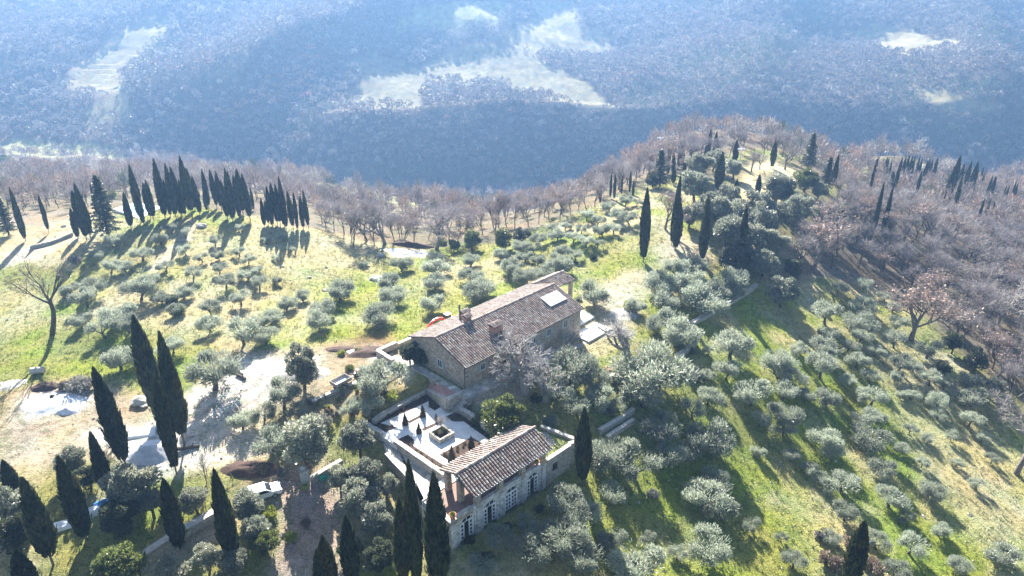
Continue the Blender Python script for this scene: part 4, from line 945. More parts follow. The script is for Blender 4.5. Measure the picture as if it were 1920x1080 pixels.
EXACT = {('saddle and oak hill on the right', 0): 'tall lone cypress with a bare trunk on the green saddle behind the farmhouse', ('right foreground', 0): 'tall dark cypress standing alone at the right end of the lawn terrace',
 ('right foreground', 1): 'dark cypress cut off by the bottom edge on the lower right slope', ('bottom left slope', 1): 'tallest of the three clustered cypresses beside the white gravel yard', ('bottom left slope', 2): 'right-hand cypress of the trio beside the white gravel yard',
 ('bottom left slope', 3): 'shorter front cypress of the trio beside the white gravel yard', ('bottom left slope', 0): 'tall single cypress in front of the white gravel heap at left', ('foreground left of the pavilion', 1): 'widest foreground cypress right beside the pavilion corner',
 ('saddle and oak hill on the right', 3): 'cypress on a bare trunk left of the dark oak thicket, nearest the wall'}
nc = 0
for zone_name, pts in CY.items():
    od = sorted(range(len(pts)), key=lambda i: pts[i][0])
    for rank, i in enumerate(od):
        tx, ty, bx_, by_, wd = pts[i]
        x, y, z = G(bx_, by_, 6.0 if zone_name == 'far right wood' else 0); v = (ty - 540) / F; dz = y * (v * cp + sp) / (v * sp - cp); h = dz + CAMZ - z
        d = proj(x, y, z + h / 2)[2]; rad = wd / 2 * d / F
        h = min(max(h, 3), 26)
        lab = EXACT.get((zone_name, i)) or f"{'slim' if h / rad > 18 else 'stout' if h / rad < 11 else 'spindle-shaped'} dark cypress, {ORD[rank] if rank < 40 else 'last but ' + ORD[len(pts) - rank - 1]} from left in the {zone_name}"
        plant('cypress_tree', CYPRESS[nc % 6], (x, y, z), lab, 'cypress', 'cypresses', rad / (1.55 if wd > 24 or wd < 13 else 1.46), h / 14.1, parts=wd > 7, tilt=.02); nc += 1
# ------------------------------------------------------------------ evergreens: centre x,y radius kind label
EV = [
 (190,392,26,'C','shaggy dark conifer beside the yellow bush at the left knoll'), (6,408,16,'C','dark conifer on the left edge beside the pale track'),
 (1520,286,15,'C','bushy dark conifer at the top right of the pale clearing'), (1549,328,14,'C','dark conifer just below the clearing, left of a slim cypress'), (1475,358,20,'D','dark evergreen on the clearing rim among grey oaks'),
 (575,830,58,'O','large round evergreen with a tall trunk above the drive'), (674,828,42,'O','broad evergreen against the left corner of the formal garden'), (684,888,40,'O','grey-green evergreen below the lower walk'),
 (676,935,48,'O','wide evergreen right of the drive, middle of its clump'), (704,972,42,'O','lowest evergreen of the clump right of the drive'), (636,895,30,'O','small evergreen next to the green wheelbarrow'), (722,912,28,'O','evergreen squeezed between clump and tall cypresses'),
 (655,1020,30,'D','dark evergreen in shade between foreground cypresses'), (705,1040,36,'D','dark evergreen in deep shade at the bottom edge left of the pavilion'),
 (945,775,44,'G','glossy yellow-green evergreen behind the pavilion roof'), (900,785,20,'G','low glossy evergreen spilling over the garden wall'),
 (247,916,52,'O','big dappled evergreen in the middle of the lower left corner'), (228,965,40,'D','dark evergreen shading the lower left slope'), (282,945,32,'O','evergreen left of the stone wall in the lower left'),
 (132,862,30,'O','evergreen behind the left pair of cypresses'), (164,892,24,'D','dark small evergreen between two left cypresses'), (14,945,44,'O','grey-green evergreen on the left edge'), (16,1000,40,'D','dark evergreen low on the left edge'),
 (365,940,28,'O','light evergreen between two lower left cypresses'), (462,950,34,'O','evergreen covering the parked white car'), (474,990,30,'O','evergreen below the parked car beside the drive'), (495,1015,30,'G','yellow-green bushy tree on the left edge of the drive'),
 (222,1065,52,'G','olive-yellow evergreen cut off by the bottom edge'), (316,1070,34,'O','evergreen at the bottom edge under the stone wall'), (388,1045,28,'O','thin evergreen sapling group on the track at the bottom'), (442,1060,34,'O','evergreen at the bottom edge left of the drive'),
 (768,658,24,'D','small round dark evergreen at the farmhouse gable'), (790,668,17,'D','second dark evergreen crown touching the farmhouse gable'), (562,668,40,'V','tall open-crowned evergreen with a long dark trunk above the dirt yard'),
 (1315,312,24,'O','pale oak crown at the top of the oak hill'), (1338,300,17,'O','small oak crown under the upper cypresses'), (1305,347,28,'O','round pale oak left on the oak hill'), (1325,388,26,'O','oak crown in the middle of the oak hill'), (1362,372,24,'O','oak right of the wide hill cypress'),
 (1295,402,20,'O','leftmost oak crown of the hill'), (1350,394,27,'O','oak crown above the lower oak mass'), (1372,402,24,'O','oak below the two short cypresses'), (1360,440,34,'O','big oak in the lower part of the oak hill'), (1385,447,28,'O','oak in front of the dark thicket'),
 (1422,387,28,'O','oak crown below the pale clearing'), (1427,408,28,'O','oak crown lower down below the pale clearing'), (1430,448,26,'O','oak above the end of the long wall'), (1460,352,24,'O','oak on the left rim of the clearing'), (1512,332,20,'G','greener oak under the bushy conifer'),
 (1537,356,17,'O','small oak right of the greener oak'), (1500,392,27,'O','oak at the right rim of the hill'), (1452,407,26,'O','oak right of the lower oak mass'), (1458,457,22,'O','oak on the edge of the pink wood'), (1582,392,15,'G','small fresh green tree in the pink wood'), (1600,396,12,'G','fresh green tree beside its twin in the pink wood'),
 (1435,492,27,'O','tall oak standing at the end of the long stone wall'), (1470,547,30,'O','round dark oak alone on grass beyond the wall end'), (1400,480,22,'D','dark thicket tree behind the long wall'), (1368,480,24,'D','dark thicket tree under a bare-stemmed cypress'), (1490,500,20,'D','dark tree in the shade of the pink wood'),
 (1378,316,17,'O','greyish oak beside the streetlamp on the hill'), (1240,318,16,'C','dark fir left of the hill cypresses'), (1225,335,14,'D','dark bush tree at the head of the saddle'), (1298,285,9,'D','round dark tree beside the top cypresses'),
 (1672,348,11,'C','dark conifer between two far cypresses'), (885,448,20,'G','round green shrub tree at the edge of the wood'), (850,458,12,'G','small green bush tree left of the round one'), (945,444,20,'G','sunlit green tree at the foot of the wood'), (975,440,14,'D','dark green bush tree at the foot of the wood'),
 (1790,640,20,'D','dark ivy-covered thicket right of the olives'), (1835,672,22,'D','dark thicket at the lower edge of the pink wood'), (1770,690,18,'D','dark thicket in shadow behind the olives'), (1862,728,20,'O','pale evergreen bush at the wood edge'), (718,300+30,8,'O','far evergreen at the valley rim'),
 (10,305,14,'G','dull green tree in the far left wood'), (62,310,10,'G','small dull green tree in the left wood'), (150,350,12,'D','dark evergreen rising behind the left knoll'),
]
EXN = dict(C=('conifer_tree', CONIFERS, .9, 2.5), O=('evergreen_oak', OAKS, 1.0, 3.0), D=('evergreen_tree', DARKOAK, 1.15, 3.0), G=('evergreen_tree', GREENOAK, 1.12, 3.0), V=('evergreen_tree', OAKS, 1.8, 3.0))
for i, (px, py, r, kd, lab) in enumerate(EV):
    nm, pl, hr, r0 = EXN[kd]
    if kd == 'C':
        (x, y, z), R_, d = by_size(px, py, r, 2.2); s = R_ / 2.3; sz = s
    else:
        (x, y, z), R_, d = by_size(px, py, r * (1.28 if 1285 < px < 1520 and py < 470 else .98 if 560 < px < 790 else 1.12), hr); s = R_ / 3.0; sz = s * (1.35 if kd == 'V' else 1.0)
    plant(nm, pl[i % len(pl)], (x, y, z), lab, 'evergreen tree' if kd != 'C' else 'conifer', 'evergreen trees', s, sz, tilt=.05)
# ------------------------------------------------------------------ bare trees standing by themselves: base x,y, tip y, kind
def bare_at(bx_, by_, ty, pr, lab, wide=1., grp='bare trees', name='bare_tree', tilt=.05, rz=None):
    x, y, z = G(bx_, by_); v = (ty - 540) / F; dz = y * (v * cp + sp) / (v * sp - cp); h = dz + CAMZ - z
    return plant(name, pr, (x, y, z), lab, 'bare tree', grp, h / 10. * wide, h / 10., rz, tilt=tilt)
LEAN = make_bare(9, 0, (.22, .19, .17), bark='bark', spread=.7, fine=3, thick=1.1, path=[(0, 0, -.5), (.45, 0, .7), (.85, 0, 1.8), (1.15, 0, 3.0), (1.1, 0, 4.2)])
bare_at(95, 628, 470, LEAN, 'gaunt bare tree with a bent dark trunk on the left lawn', 1.0, rz=0.0, tilt=0)
ASH = [make_bare(20 + i, 0, (.42, .395, .375), bark='ashbark', spread=1.15, fine=7, thick=1.5, clear=1.8) for i in range(2)]
bare_at(985, 735, 618, ASH[0], 'large pale bare tree in front of the farmhouse door', 1.15); bare_at(1022, 752, 655, ASH[1], 'pale bare tree just right of the biggest one before the farmhouse', 1.1)
bare_at(950, 725, 672, ASH[1], 'small pale bare tree by the near corner of the farmhouse', 1.2); bare_at(1180, 672, 590, ASH[0], 'twisted grey bare tree over the pale wall right of the farmhouse', 1.3)
bare_at(1065, 660, 610, PALEB[0], 'thin bare tree against the right part of the farmhouse front'); bare_at(230, 812, 765, PALEB[1], 'small bare sapling on the dirt beside the gravel yard', 1.1)
bare_at(388, 905, 850, PALEB[0], 'spindly sapling at the edge of the white yard', .5); bare_at(1905, 890, 765, BARE[0], 'grey bare tree on the right edge below the wood', 1.2); bare_at(1870, 790, 735, PALEB[0], 'pale leafless bush tree at the lower corner of the wood', 1.3)
bare_at(1710, 640, 525, PINK[0], 'brown-leaved oak standing in front of the wood among olives', 1.1); bare_at(1248, 430, 350, PINK[1], 'brown-leaved oak on the track behind the lone cypress', 1.0); bare_at(1525, 505, 400, PINK[2], 'brown-leaved oak at the corner of the dark thicket', 1.2)
bare_at(1409, 322, 278, BARE[1], 'bare tree at the top of the pale clearing beside the lamp'); bare_at(1425, 318, 285, BARE[2], 'smaller bare tree on the rim of the pale clearing'); bare_at(1472, 318, 262, BARE[3], 'bare tree right of the cypress on the clearing')
bare_at(722, 458, 370, BARE[0], 'many-stemmed bare tree at the wood edge left of the rubble', 1.3); bare_at(817, 468, 385, BARE[2], 'bare tree with an ivy-clad trunk right of the rubble', 1.35)
for k, (bx_, by_, ty) in enumerate(nums('''605,420,372 612,425,378 627,432,378 645,438,365 660,448,390 662,462,372 685,448,365 690,452,368 700,450,372 740,455,395 760,458,400 775,458,395 843,452,380 858,455,395 875,450,390 925,425,360 935,428,352 950,425,350 965,430,365 990,425,372 1010,420,370 1030,415,365 1050,412,362 1070,405,360 1085,400,352 1100,392,345 1115,388,340 845,470,430 930,440,395 905,440,390''')):
    bare_at(bx_, by_, ty, (SLIMP if k % 3 == 1 or k > 24 else SLIM)[k % 2], f"{'pinkish' if k % 3 == 1 or k > 24 else 'grey'} bare tree, {ORD[k]} along the edge of the wood behind the olive slope", 1.0, 'bare trees along the edge of the wood')
# ------------------------------------------------------------------ the woods: nearest trees singly, the rest as a mass
WOODS = {
 'the wood on the right': [(1490,520),(1500,440),(1550,395),(1560,320),(1640,318),(1790,330),(1960,345),(1960,800),(1880,760),(1840,690),(1740,590),(1690,525),(1600,505),(1540,510)],
 'the wood behind the oak hill': [(1120,378),(1135,325),(1190,280),(1250,250),(1320,235),(1400,240),(1480,262),(1520,285),(1600,300),(1640,318),(1560,325),(1480,300),(1350,300),(1290,330),(1220,345)],
 'the wood in the saddle': [(600,385),(700,395),(800,400),(900,390),(1000,375),(1120,345),(1140,372),(1060,402),(990,412),(920,422),(870,447),(760,455),(690,445),(610,410)],
 'the wood behind the left knoll': [(-300,330),(0,300),(120,300),(240,310),(380,322),(480,335),(600,362),(690,372),(790,390),(620,400),(580,392),(480,350),(300,345),(230,375),(120,400),(-40,400),(-300,410)],
}
def scatter(poly, sp_, xr, yr, jit=.42):
    a = np.arange(xr[0], xr[1], sp_); b_ = np.arange(yr[0], yr[1], sp_); A, B2 = np.meshgrid(a, b_); A = A.ravel() + rg.uniform(-jit, jit, A.size) * sp_; B2 = B2.ravel() + rg.uniform(-jit, jit, B2.size) * sp_
    z = tz(A, B2); px, py, d = proj(A, B2, z); k = inpoly(px, py, poly) if poly else np.ones(len(A), bool)
    return A[k], B2[k], z[k], px[k], py[k], d[k]
def low_tree(n, R_=3.0, h=9.0, kind='bare'):
    """a light-weight tree for distant masses: sprays rising from a forked stem"""
    if kind == 'bare':
        d = rdir(n); d[:, 2] = np.abs(d[:, 2]) * .9 + .15; d = unit(d); q = rg.uniform(.25, 1, (n, 1)) ** .6
        p = np.array((0, 0, h * .33)) + d * q * np.array((R_, R_, h * .67)); a = unit(d + rdir(n) * .35 + np.array((0, 0, .3))); ln, wd_ = rg.uniform(.5, 1.1, (n, 1)), rg.uniform(.07, .17, (n, 1))
    elif kind == 'puff':
        d = rdir(n); d[:, 2] = np.where(d[:, 2] < -.25, -d[:, 2], d[:, 2]); q = rg.uniform(.45, 1, (n, 1)) ** .5; q = q * (.75 + .5 * rg.uniform(size=1)); p = np.array((0, 0, h * .58)) + d * q * np.array((R_, R_, h * .4)); a = unit(d * 1.2 + rdir(n) * .8); ln, wd_ = rg.uniform(.5, 1.1, (n, 1)), rg.uniform(.2, .42, (n, 1))
    else:
        d = rdir(n); q = rg.uniform(.6, 1, (n, 1)); p = np.array((0, 0, h * .55)) + d * q * np.array((R_, R_, h * .42)); a = unit(d * .7 + rdir(n)); ln, wd_ = rg.uniform(.4, .8, (n, 1)), rg.uniform(.25, .5, (n, 1))
    V, Fq = diamonds(p, a * ln, unit(np.cross(a, rdir(n))) * wd_)
    st = MB(); st.tube([(0, 0, -.5), (0, 0, h * .45), (.1, .1, h * .8)], [.16, .11, .03], 3, cap=False); sv = np.concatenate(st.V); sf = np.array(st.F[4])
    return np.concatenate([V, sv]), np.concatenate([Fq, sf + len(V)]), len(V)
def mass(name, label, xyz, protos, cols, sc, grp=None):
    Vs, Fs, Cs, o = [], [], [], 0
    pid = rg.integers(0, len(protos), len(xyz))
    for k, (V, Fq, nl) in enumerate(protos):
        ix = np.where(pid == k)[0]
        if not len(ix): continue
        th = rg.uniform(0, 6.28, len(ix)); c_, s_ = np.cos(th)[:, None], np.sin(th)[:, None]; s = sc[ix][:, None]; sz = s * rg.uniform(.8, 1.25, s.shape)
        W = np.stack([(V[None, :, 0] * c_ - V[None, :, 1] * s_) * s, (V[None, :, 0] * s_ + V[None, :, 1] * c_) * s, V[None, :, 2] * sz], -1) + xyz[ix][:, None, :]
        cc = cols[ix][:, None, :] * (1 + (.2 if 'mountain' in name else .35) * np.repeat(rg.uniform(-1, 1, (len(ix), (len(V) + 3) // 4)), 4, 1)[:, :len(V), None]); cc[:, nl:] = cols[ix][:, None, :] * .55
        Vs.append(W.reshape(-1, 3)); Cs.append(np.clip(cc, 0, 1).reshape(-1, 3)); Fs.append((Fq[None] + (np.arange(len(ix)) * len(V))[:, None, None] + o).reshape(-1, 4)); o += len(ix) * len(V)
    return tag(link(name, mesh_np(name, np.concatenate(Vs), np.concatenate(Fs), M['wood'], np.concatenate(Cs))), label, None, None, 'stuff')
GREY_C, PINK_C, EVER_C, PALE_C = np.array((.29, .25, .232)), np.array((.37, .27, .215)), np.array((.13, .155, .10)), np.array((.44, .405, .375))
def wood_cols(x, y, n, pink=.25, ever=.04):
    m = vnoise(x / 22., y / 22., 77)[:, None]; u = rg.uniform(0, 1, (n, 1)) * .55 + m * .45
    c = np.where(u > 1 - pink - .1, PINK_C, GREY_C); c = np.where(u < .22, PALE_C, c); c = np.where(rg.uniform(0, 1, (n, 1)) < ever, EVER_C, c)
    return c * rg.uniform(.8, 1.2, (n, 1))
MIDP = [low_tree(150) for _ in range(5)]; FARP = [low_tree(64, 2.7, 7.5, 'puff') for _ in range(6)]; FARE = [low_tree(60, 3.2, 8, 'ever') for _ in range(3)]
first = []
rest = []
for wname, poly in WOODS.items():
    a, b_, z, px, py, d = scatter(poly, 6.4 if 'saddle' in wname else 5.1 if 'right' in wname else 5.6, (-330, 360), (100, 430))
    kx = ~field_at(a, b_); order = np.argsort(d)
    lim = {'the wood on the right': 185, 'the wood behind the oak hill': 45, 'the wood in the saddle': 45, 'the wood behind the left knoll': 25}[wname]; n = 0
    for i in order:
        if not kx[i]: continue
        if n < lim:
            n += 1; u = .55 * rg.uniform() + .45 * float(vnoise(a[i] / 22., b_[i] / 22., 77))
            pk = u > (.62 if 'right' in wname else .6); pl = u < .2; pr = ((PINK + SLIMP) if pk else PALEB if pl else (BARE + SLIM)) if 'right' in wname else (SLIMP if pk else PALEB if pl else SLIM); s = rg.uniform(.6, 1.0) * (.72 if 'right' in wname and py[i] < 400 else .82 if 'saddle' in wname or 'knoll' in wname else 1)
            wd = 'pinkish tree still holding dead leaves' if pk else 'pale grey leafless tree' if pl else 'grey-brown leafless tree'
            plant('bare_tree', pr[int(rg.integers(0, len(pr)))], (a[i], b_[i], z[i]), f"{wd} in {wname}", 'bare tree', ('pinkish' if pk else 'pale' if pl else 'grey-brown') + ' trees in ' + wname, s * rg.uniform(.95, 1.3), s, tilt=.06)
        else: rest.append((a[i], b_[i], z[i]))
rest = np.array(rest)
mass('distant_wood', 'mass of leafless grey and pinkish trees filling the hollow behind the hill', rest, MIDP, wood_cols(rest[:, 0], rest[:, 1], len(rest)), rg.uniform(.55, .95, len(rest)))
# valley and far mountain
def visible(a, b_, z, m=60):
    px, py, d = proj(a, b_, z + 6); return (px > -m) & (px < 1920 + m) & (py > -m)
a, b_, z, px, py, d = scatter(None, 6.6, (-460, 470), (205, 560)); k = ~field_at(a, b_) & visible(a, b_, z, 330) & ~np.logical_or.reduce([inpoly(px, py, q) for q in WOODS.values()]) & ((b_ > 300) | ((z < -9) & (px < 1120)))
mass('valley_wood', 'hazy leafless wood on the valley floor', np.stack([a, b_, z], 1)[k], MIDP, wood_cols(a[k], b_[k], k.sum(), .15, .05), rg.uniform(.7, 1.15, k.sum()))
a, b_, z, px, py, d = scatter(None, 5.2, (-800, 800), (552, 1120))
k = ~field_at(a, b_) & visible(a, b_, z, 330)
a, b_, z, px, py = a[k], b_[k], z[k], px[k], py[k]
evg = (vnoise(a / 60., b_ / 60., 91) > .66) & (rg.uniform(0, 1, len(a)) < .75)
evg |= inpoly(px, py, [(330,180),(420,120),(520,60),(540,70),(470,140),(400,200),(350,215)]) & (rg.uniform(0, 1, len(a)) < .8)
cc = wood_cols(a, b_, len(a), .08, .02)
pinkz = inpoly(px, py, [(350,262),(420,215),(520,150),(590,90),(600,130),(590,190),(520,200),(430,235)])
cc[pinkz] = np.array((.56, .34, .25)) * rg.uniform(.8, 1.2, (pinkz.sum(), 1))
sp3 = np.stack([a, b_, z], 1)
mass('mountain_wood', 'leafless wood covering the far mountain slope', sp3[~evg], FARP, cc[~evg] * .8, rg.uniform(.55, 1.35, (~evg).sum()))
mass('mountain_evergreens', 'patches of evergreen trees on the far mountain slope', sp3[evg], FARE, np.tile(EVER_C, (evg.sum(), 1)) * rg.uniform(.8, 1.3, (evg.sum(), 1)), rg.uniform(.6, 1.0, evg.sum()))

# ================================================================== OBJECTS ROUND THE HOUSE
# ---- formal garden: clipped cones, ball shrubs, square stone planter
def cone_shrub(gx_, gy_, hpx, lab):
    x, y = g6(gx_, gy_); d = proj(x, y, GZ)[2]; h = hpx / 4. * d / F / .8; r = h * .30; n = 420
    s = rg.uniform(0, 1, n); th = rg.uniform(0, 6.283, n); rr = r * (1 - s) ** .85 * rg.uniform(.8, 1.02, n)
    Cn = np.stack([rr * np.cos(th), rr * np.sin(th), .06 + s * h * .97], 1); a = unit(np.stack([np.cos(th), np.sin(th), np.full(n, 1.2)], 1) + rdir(n) * .4)
    V, Fq = diamonds(Cn, a * .075, unit(np.cross(a, rdir(n))) * .04); c = leafcol(n, (.06, .048, .03), .35, .12)
    k = 9; sv = np.array([(r * .85 * math.cos(6.283 * j / k), r * .85 * math.sin(6.283 * j / k), .02) for j in range(k)] + [(0, 0, h * .93)]); f3 = np.array([(j, (j + 1) % k, k) for j in range(k)])
    me = mesh_np('foliage', np.concatenate([V, sv]), [Fq, f3 + len(V)], M['shrub'], np.concatenate([c, np.tile((.05, .04, .025), (k + 1, 1))]))
    o = thing('clipped_cone_shrub', lab, 'shrub', (x, y, GZ + .03), 0, 'clipped cones in the formal garden'); link('foliage', me, o)
    t = MB(); t.tube([(0, 0, -.05), (0, 0, h * .4)], .035, 5); t.build('trunk', M['bark'], o)
for a in ((480, 462, 80, 'clipped cone nearest the left bed on the white paving'), (612, 402, 80, 'clipped cone at the back of the white paving'), (582, 527, 72, 'clipped cone in the middle left of the paving, before the planter'), (712, 432, 42, 'small thin cone just behind the stone planter'),
          (975, 632, 80, 'clipped cone in the right bed by the pavilion roof'), (830, 735, 112, 'biggest clipped cone, in the bed at the pavilion eave')): cone_shrub(*a)
BALL = [make_shrub(c, .1, .05, 60) for c in ((.13, .10, .075), (.16, .135, .05), (.11, .105, .06))]
balls = nums('''460,352 500,330 545,305 595,285 695,292 705,337 735,320 668,332 632,266 345,512 290,482 380,478 350,398 420,372 815,412 856,387 905,415 832,432 975,478 1010,502 1045,522 1080,542 1113,560 490,562 520,572 450,604 480,622 560,662 595,690 640,716 675,742 705,768 737,788 870,637 875,660 912,632 925,608 990,640 1035,606 775,690 790,705 690,265 720,300 330,480''')
for i, (a, b_) in enumerate(balls):
    x, y = g6(a, b_); s = rg.uniform(.26, .40)
    bed = 'upper left bed' if i < 4 or i in (12, 13) else 'top corner bed' if i in (4, 5, 6, 7, 8, 41, 42) else 'left corner bed' if i in (9, 10, 11, 43) else 'long right bed' if i < 23 else 'lower left bed' if i < 33 else 'bed at the pavilion eave'
    o = link('ball_shrub', BALL[i % 3], None, (x, y, GZ + .02)); o.scale = (s, s, s); o.rotation_euler = (0, 0, rg.uniform(0, 6)); tag(o, f'tiny round shrub planted in the {bed} of the formal garden', 'shrub', 'ball shrubs in the ' + bed)
pq = [g6(*q) for q in ((675, 545), (745, 600), (830, 560), (757, 512))]; pcx = np.mean(pq, 0)
o = thing('stone_planter', 'square stone planter with shrubs in the middle of the white paved garden', 'planter', (pcx[0], pcx[1], GZ), AROT)
m = MB(); e = 1.28
for b0, b1 in (((-e, -e, 0), (e, -e + .3, .75)), ((-e, e - .3, 0), (e, e, .75)), ((-e, -e + .3, 0), (-e + .3, e - .3, .75)), ((e - .3, -e + .3, 0), (e, e - .3, .75))): m.box(b0, b1)
m.build('stone_rim', M['wallstone'], o); m = MB(); m.box((-e + .3, -e + .3, 0), (e - .3, e - .3, .62)); m.build('soil', M['soil'], o)
for i in range(7):
    k = link('planted_shrub', SHRUB[('green', 'brown', 'dark')[i % 3]][i % 2], None, (pcx[0] + rg.uniform(-.65, .65), pcx[1] + rg.uniform(-.65, .65), GZ + .58)); s = rg.uniform(.3, .5); k.scale = (s, s, s * 1.1)
    tag(k, 'small leafy shrub growing inside the square stone planter', 'shrub', 'shrubs in the stone planter')
PAL = SHRUB['grey'] ; k = plant('bare_tree', PALEB[0], (*g6(742, 500), GZ), 'small white leafless tree just behind the stone planter', 'bare tree', 'bare trees', .22, .25)
# ---- garden shrubs and bushes elsewhere
SH = '''140,487,13,grey,grey bush beside the pale track on the left|322,560,13,green,clipped green bush beside the footpath, upper of two|333,583,15,green,clipped green bush beside the footpath, lower of two|1112,481,9,dark,dark round bush alone on the pale saddle|1080,492,5,dark,tiny dark bush below the round one on the saddle|207,366,14,yellow,yellow-green bush behind the left conifer
125,550,12,grey,grey bramble beside the bent bare tree|150,720,26,grey,grey shrub left of the tall single cypress|120,722,14,brown,brown shrub behind the gravel heap|1300,700,20,grey,blue-grey bush at the broken wall stub|1298,656,10,grey,little grey bush on the wall stub|1390,520,16,green,fresh green bush in shade behind the long wall|1482,490,10,yellow,yellow-green bush deep in the thicket shade
1180,572,14,yellow,yellowish bush under the olive right of the farmhouse end|735,740,16,yellow,yellow-green shrub in the bed above the garden|655,690,10,green,low green hedge clump by the dirt heap|640,662,9,yellow,small yellowish hedge piece by the dirt heap|672,655,8,yellow,small green tuft at the rear terrace|600,790,22,grey,grey shrub behind the big evergreen
830,455,9,green,green bush beside the ivy-clad bare tree|990,438,7,dark,dark bush at the corner of the wood|1640,1060,22,brown,dry brown brush around the lower right cypress|1560,1055,26,brown,dry brown scrub left of the lower right cypress|1595,1020,20,brown,dry scrub above the lower right cypress|1540,1000,16,grey,greyish scrub among the lower right olives
1405,440,10,dark,dark bush in the oak hill shade|100,745,10,dark,dark bramble beside the earth hole|1225,925,14,grey,small grey shrub in the striped shade|1085,560,8,grey,small bush beside the end terrace|1140,770,16,grey,grey shrub in front of the parallel walls|1005,745,14,dark,dark shrub beside the forecourt evergreen|490,880,16,brown,brown brush behind the parked car|530,885,14,grey,grey brush beside the gatepost
545,1005,15,yellow,yellow bush at the left of the drive|508,960,18,yellow,bright yellow bush beside the parked car|575,980,12,brown,brown brush at the drive edge|880,1012,12,dark,dark ivy bed before the pavilion doors|950,987,12,dark,dark ivy bed under the middle french door|1010,952,11,dark,dark ivy bed under the right french door|905,1050,22,dark,dark bed at the bottom left of the pavilion front'''.replace('\n', '|').split('|')
for q in SH:
    a, b_, r, kd, lab = q.split(',', 4); (x, y, z), R_, d = by_size(float(a), float(b_), float(r), .5)
    o = link('bush', SHRUB[kd][int(rg.integers(0, 2))], None, (x, y, z)); o.scale = (R_, R_, R_ * .95); o.rotation_euler = (0, 0, rg.uniform(0, 6)); tag(o, lab, 'bush', 'bushes')
# dry perennials in the planting bed
pb = [P(560, 745, -.6), P(690, 700, -.6), P(740, 745, -.6), P(700, 775, -.6), P(600, 790, -.6)]
n = 0
while n < 46:
    px, py = rg.uniform(555, 740), rg.uniform(700, 790)
    if not inpoly(np.array(px), np.array(py), [(575, 757), (690, 712), (745, 745), (700, 772), (610, 785)]): continue
    x, y, z = G(px, py); s = rg.uniform(.25, .5); o = link('dry_plant', SHRUB[('brown', 'grey', 'yellow')[n % 3]][n % 2], None, (x, y, z)); o.scale = (s, s, s * 1.5); n += 1
    tag(o, f"{('brown', 'greyish', 'yellowish')[(n - 1) % 3]} dry plant in the planting bed above the formal garden", 'plant', ('brown', 'greyish', 'yellowish')[(n - 1) % 3] + ' plants of the upper bed')
# ---- stepping stones on the lawn terrace
for i, (a, b_) in enumerate(nums('1520,528 1535,545 1548,562 1560,578 1568,596 1580,612')):
    x, y = g6(a, b_, -2.29); m = MB(); k = 9; m.prism([(.33 * math.cos(6.283 * j / k) * rg.uniform(.8, 1.2) * 1.5, .33 * math.sin(6.283 * j / k) * rg.uniform(.8, 1.2)) for j in range(k)], -.05, .035)
    tag(m.build('stepping_stone', M['flag'], None, (x, y, -2.29)), f'flat stepping stone on the lawn terrace, {ORD[i]} from the top', 'stone', 'stepping stones on the lawn terrace')
# ---- pots
def pot(x, y, z, lab, s=1., plant_=True):
    o = thing('flower_pot', lab, 'pot', (x, y, z)); m = MB(); m.lathe([(0, 0), (.26 * s, 0), (.40 * s, .55 * s), (.45 * s, .57 * s), (.45 * s, .68 * s), (.37 * s, .68 * s), (.35 * s, .55 * s), (0, .55 * s)]); m.build('clay_bowl', M['pot'], o, smooth=False)
    if plant_: f = link('leaves', SHRUB['yellow'][0], o, (0, 0, .5 * s)); f.scale = (.42 * s, .42 * s, .4 * s)
pot(*aw(.35, .1), -1.67, 'terracotta pot with a leafy plant on the corner parapet of the pavilion', 1.0)
x, y, z = G(1142, 698); pot(x, y, z, 'empty terracotta pot beside the end of the pale wall', 1.35, False)
pot(*aw(14.4, .25), -1.85, 'small pot on the loggia parapet under the pavilion roof', .8)
# ---- two-wheel tractor with trailer
x, y, z = G(640, 722); tx, ty, _ = G(668, 706); az = math.atan2(ty - y, tx - x)
o = thing('farm_trailer', 'grey two-wheeled box trailer with a white bed beside the planting bed', 'trailer', (x, y, z), az)
m = MB()
for b0, b1 in (((-1.4, -.85, .55), (1.4, -.77, 1.1)), ((-1.4, .77, .55), (1.4, .85, 1.1)), ((-1.4, -.77, .55), (-1.32, .77, 1.1)), ((1.32, -.77, .55), (1.4, .77, 1.1))): m.box(b0, b1)
m.build('side_boards', M['trailergrey'], o); m = MB(); m.box((-1.32, -.77, .5), (1.32, .77, .62)); m.build('bed', M['sheet'], o)
m = MB(); m.tube([(1.3, 0, .5), (2.3, 0, .5)], .05, 6); m.build('drawbar', M['steel'], o)
def wheel(parent, X, Yc, r, wdt, name='wheel'):
    m = MB(); k = 18; m.tube([(X, Yc - wdt / 2, r), (X, Yc + wdt / 2, r)], r, k); w_ = m.build(name, M['rubber'], parent)
    m = MB(); m.tube([(X, Yc - wdt / 2 - .012, r), (X, Yc + wdt / 2 + .012, r)], r * .55, 12); m.build('rim', M['steel'], w_)
wheel(o, -.4, .95, .33, .18); wheel(o, -.4, -.95, .33, .18)
c_, s_ = math.cos(az), math.sin(az); o2 = thing('walking_tractor', 'small dark two-wheel tractor with a red engine hood in front of the trailer', 'tractor', (x + 2.9 * c_, y + 2.9 * s_, float(tz(x + 2.9 * c_, y + 2.9 * s_))), az)
m = MB(); m.prismy([(-.5, .35), (.7, .35), (.75, .6), (.4, .75), (-.5, .7)], -.2, .2); m.build('engine_block', M['iron'], o2); m = MB(); m.prismy([(.05, .78), (.72, .66), (.75, .95), (.5, 1.1), (.1, 1.05)], -.24, .24); m.build('hood', M['orange'], o2)
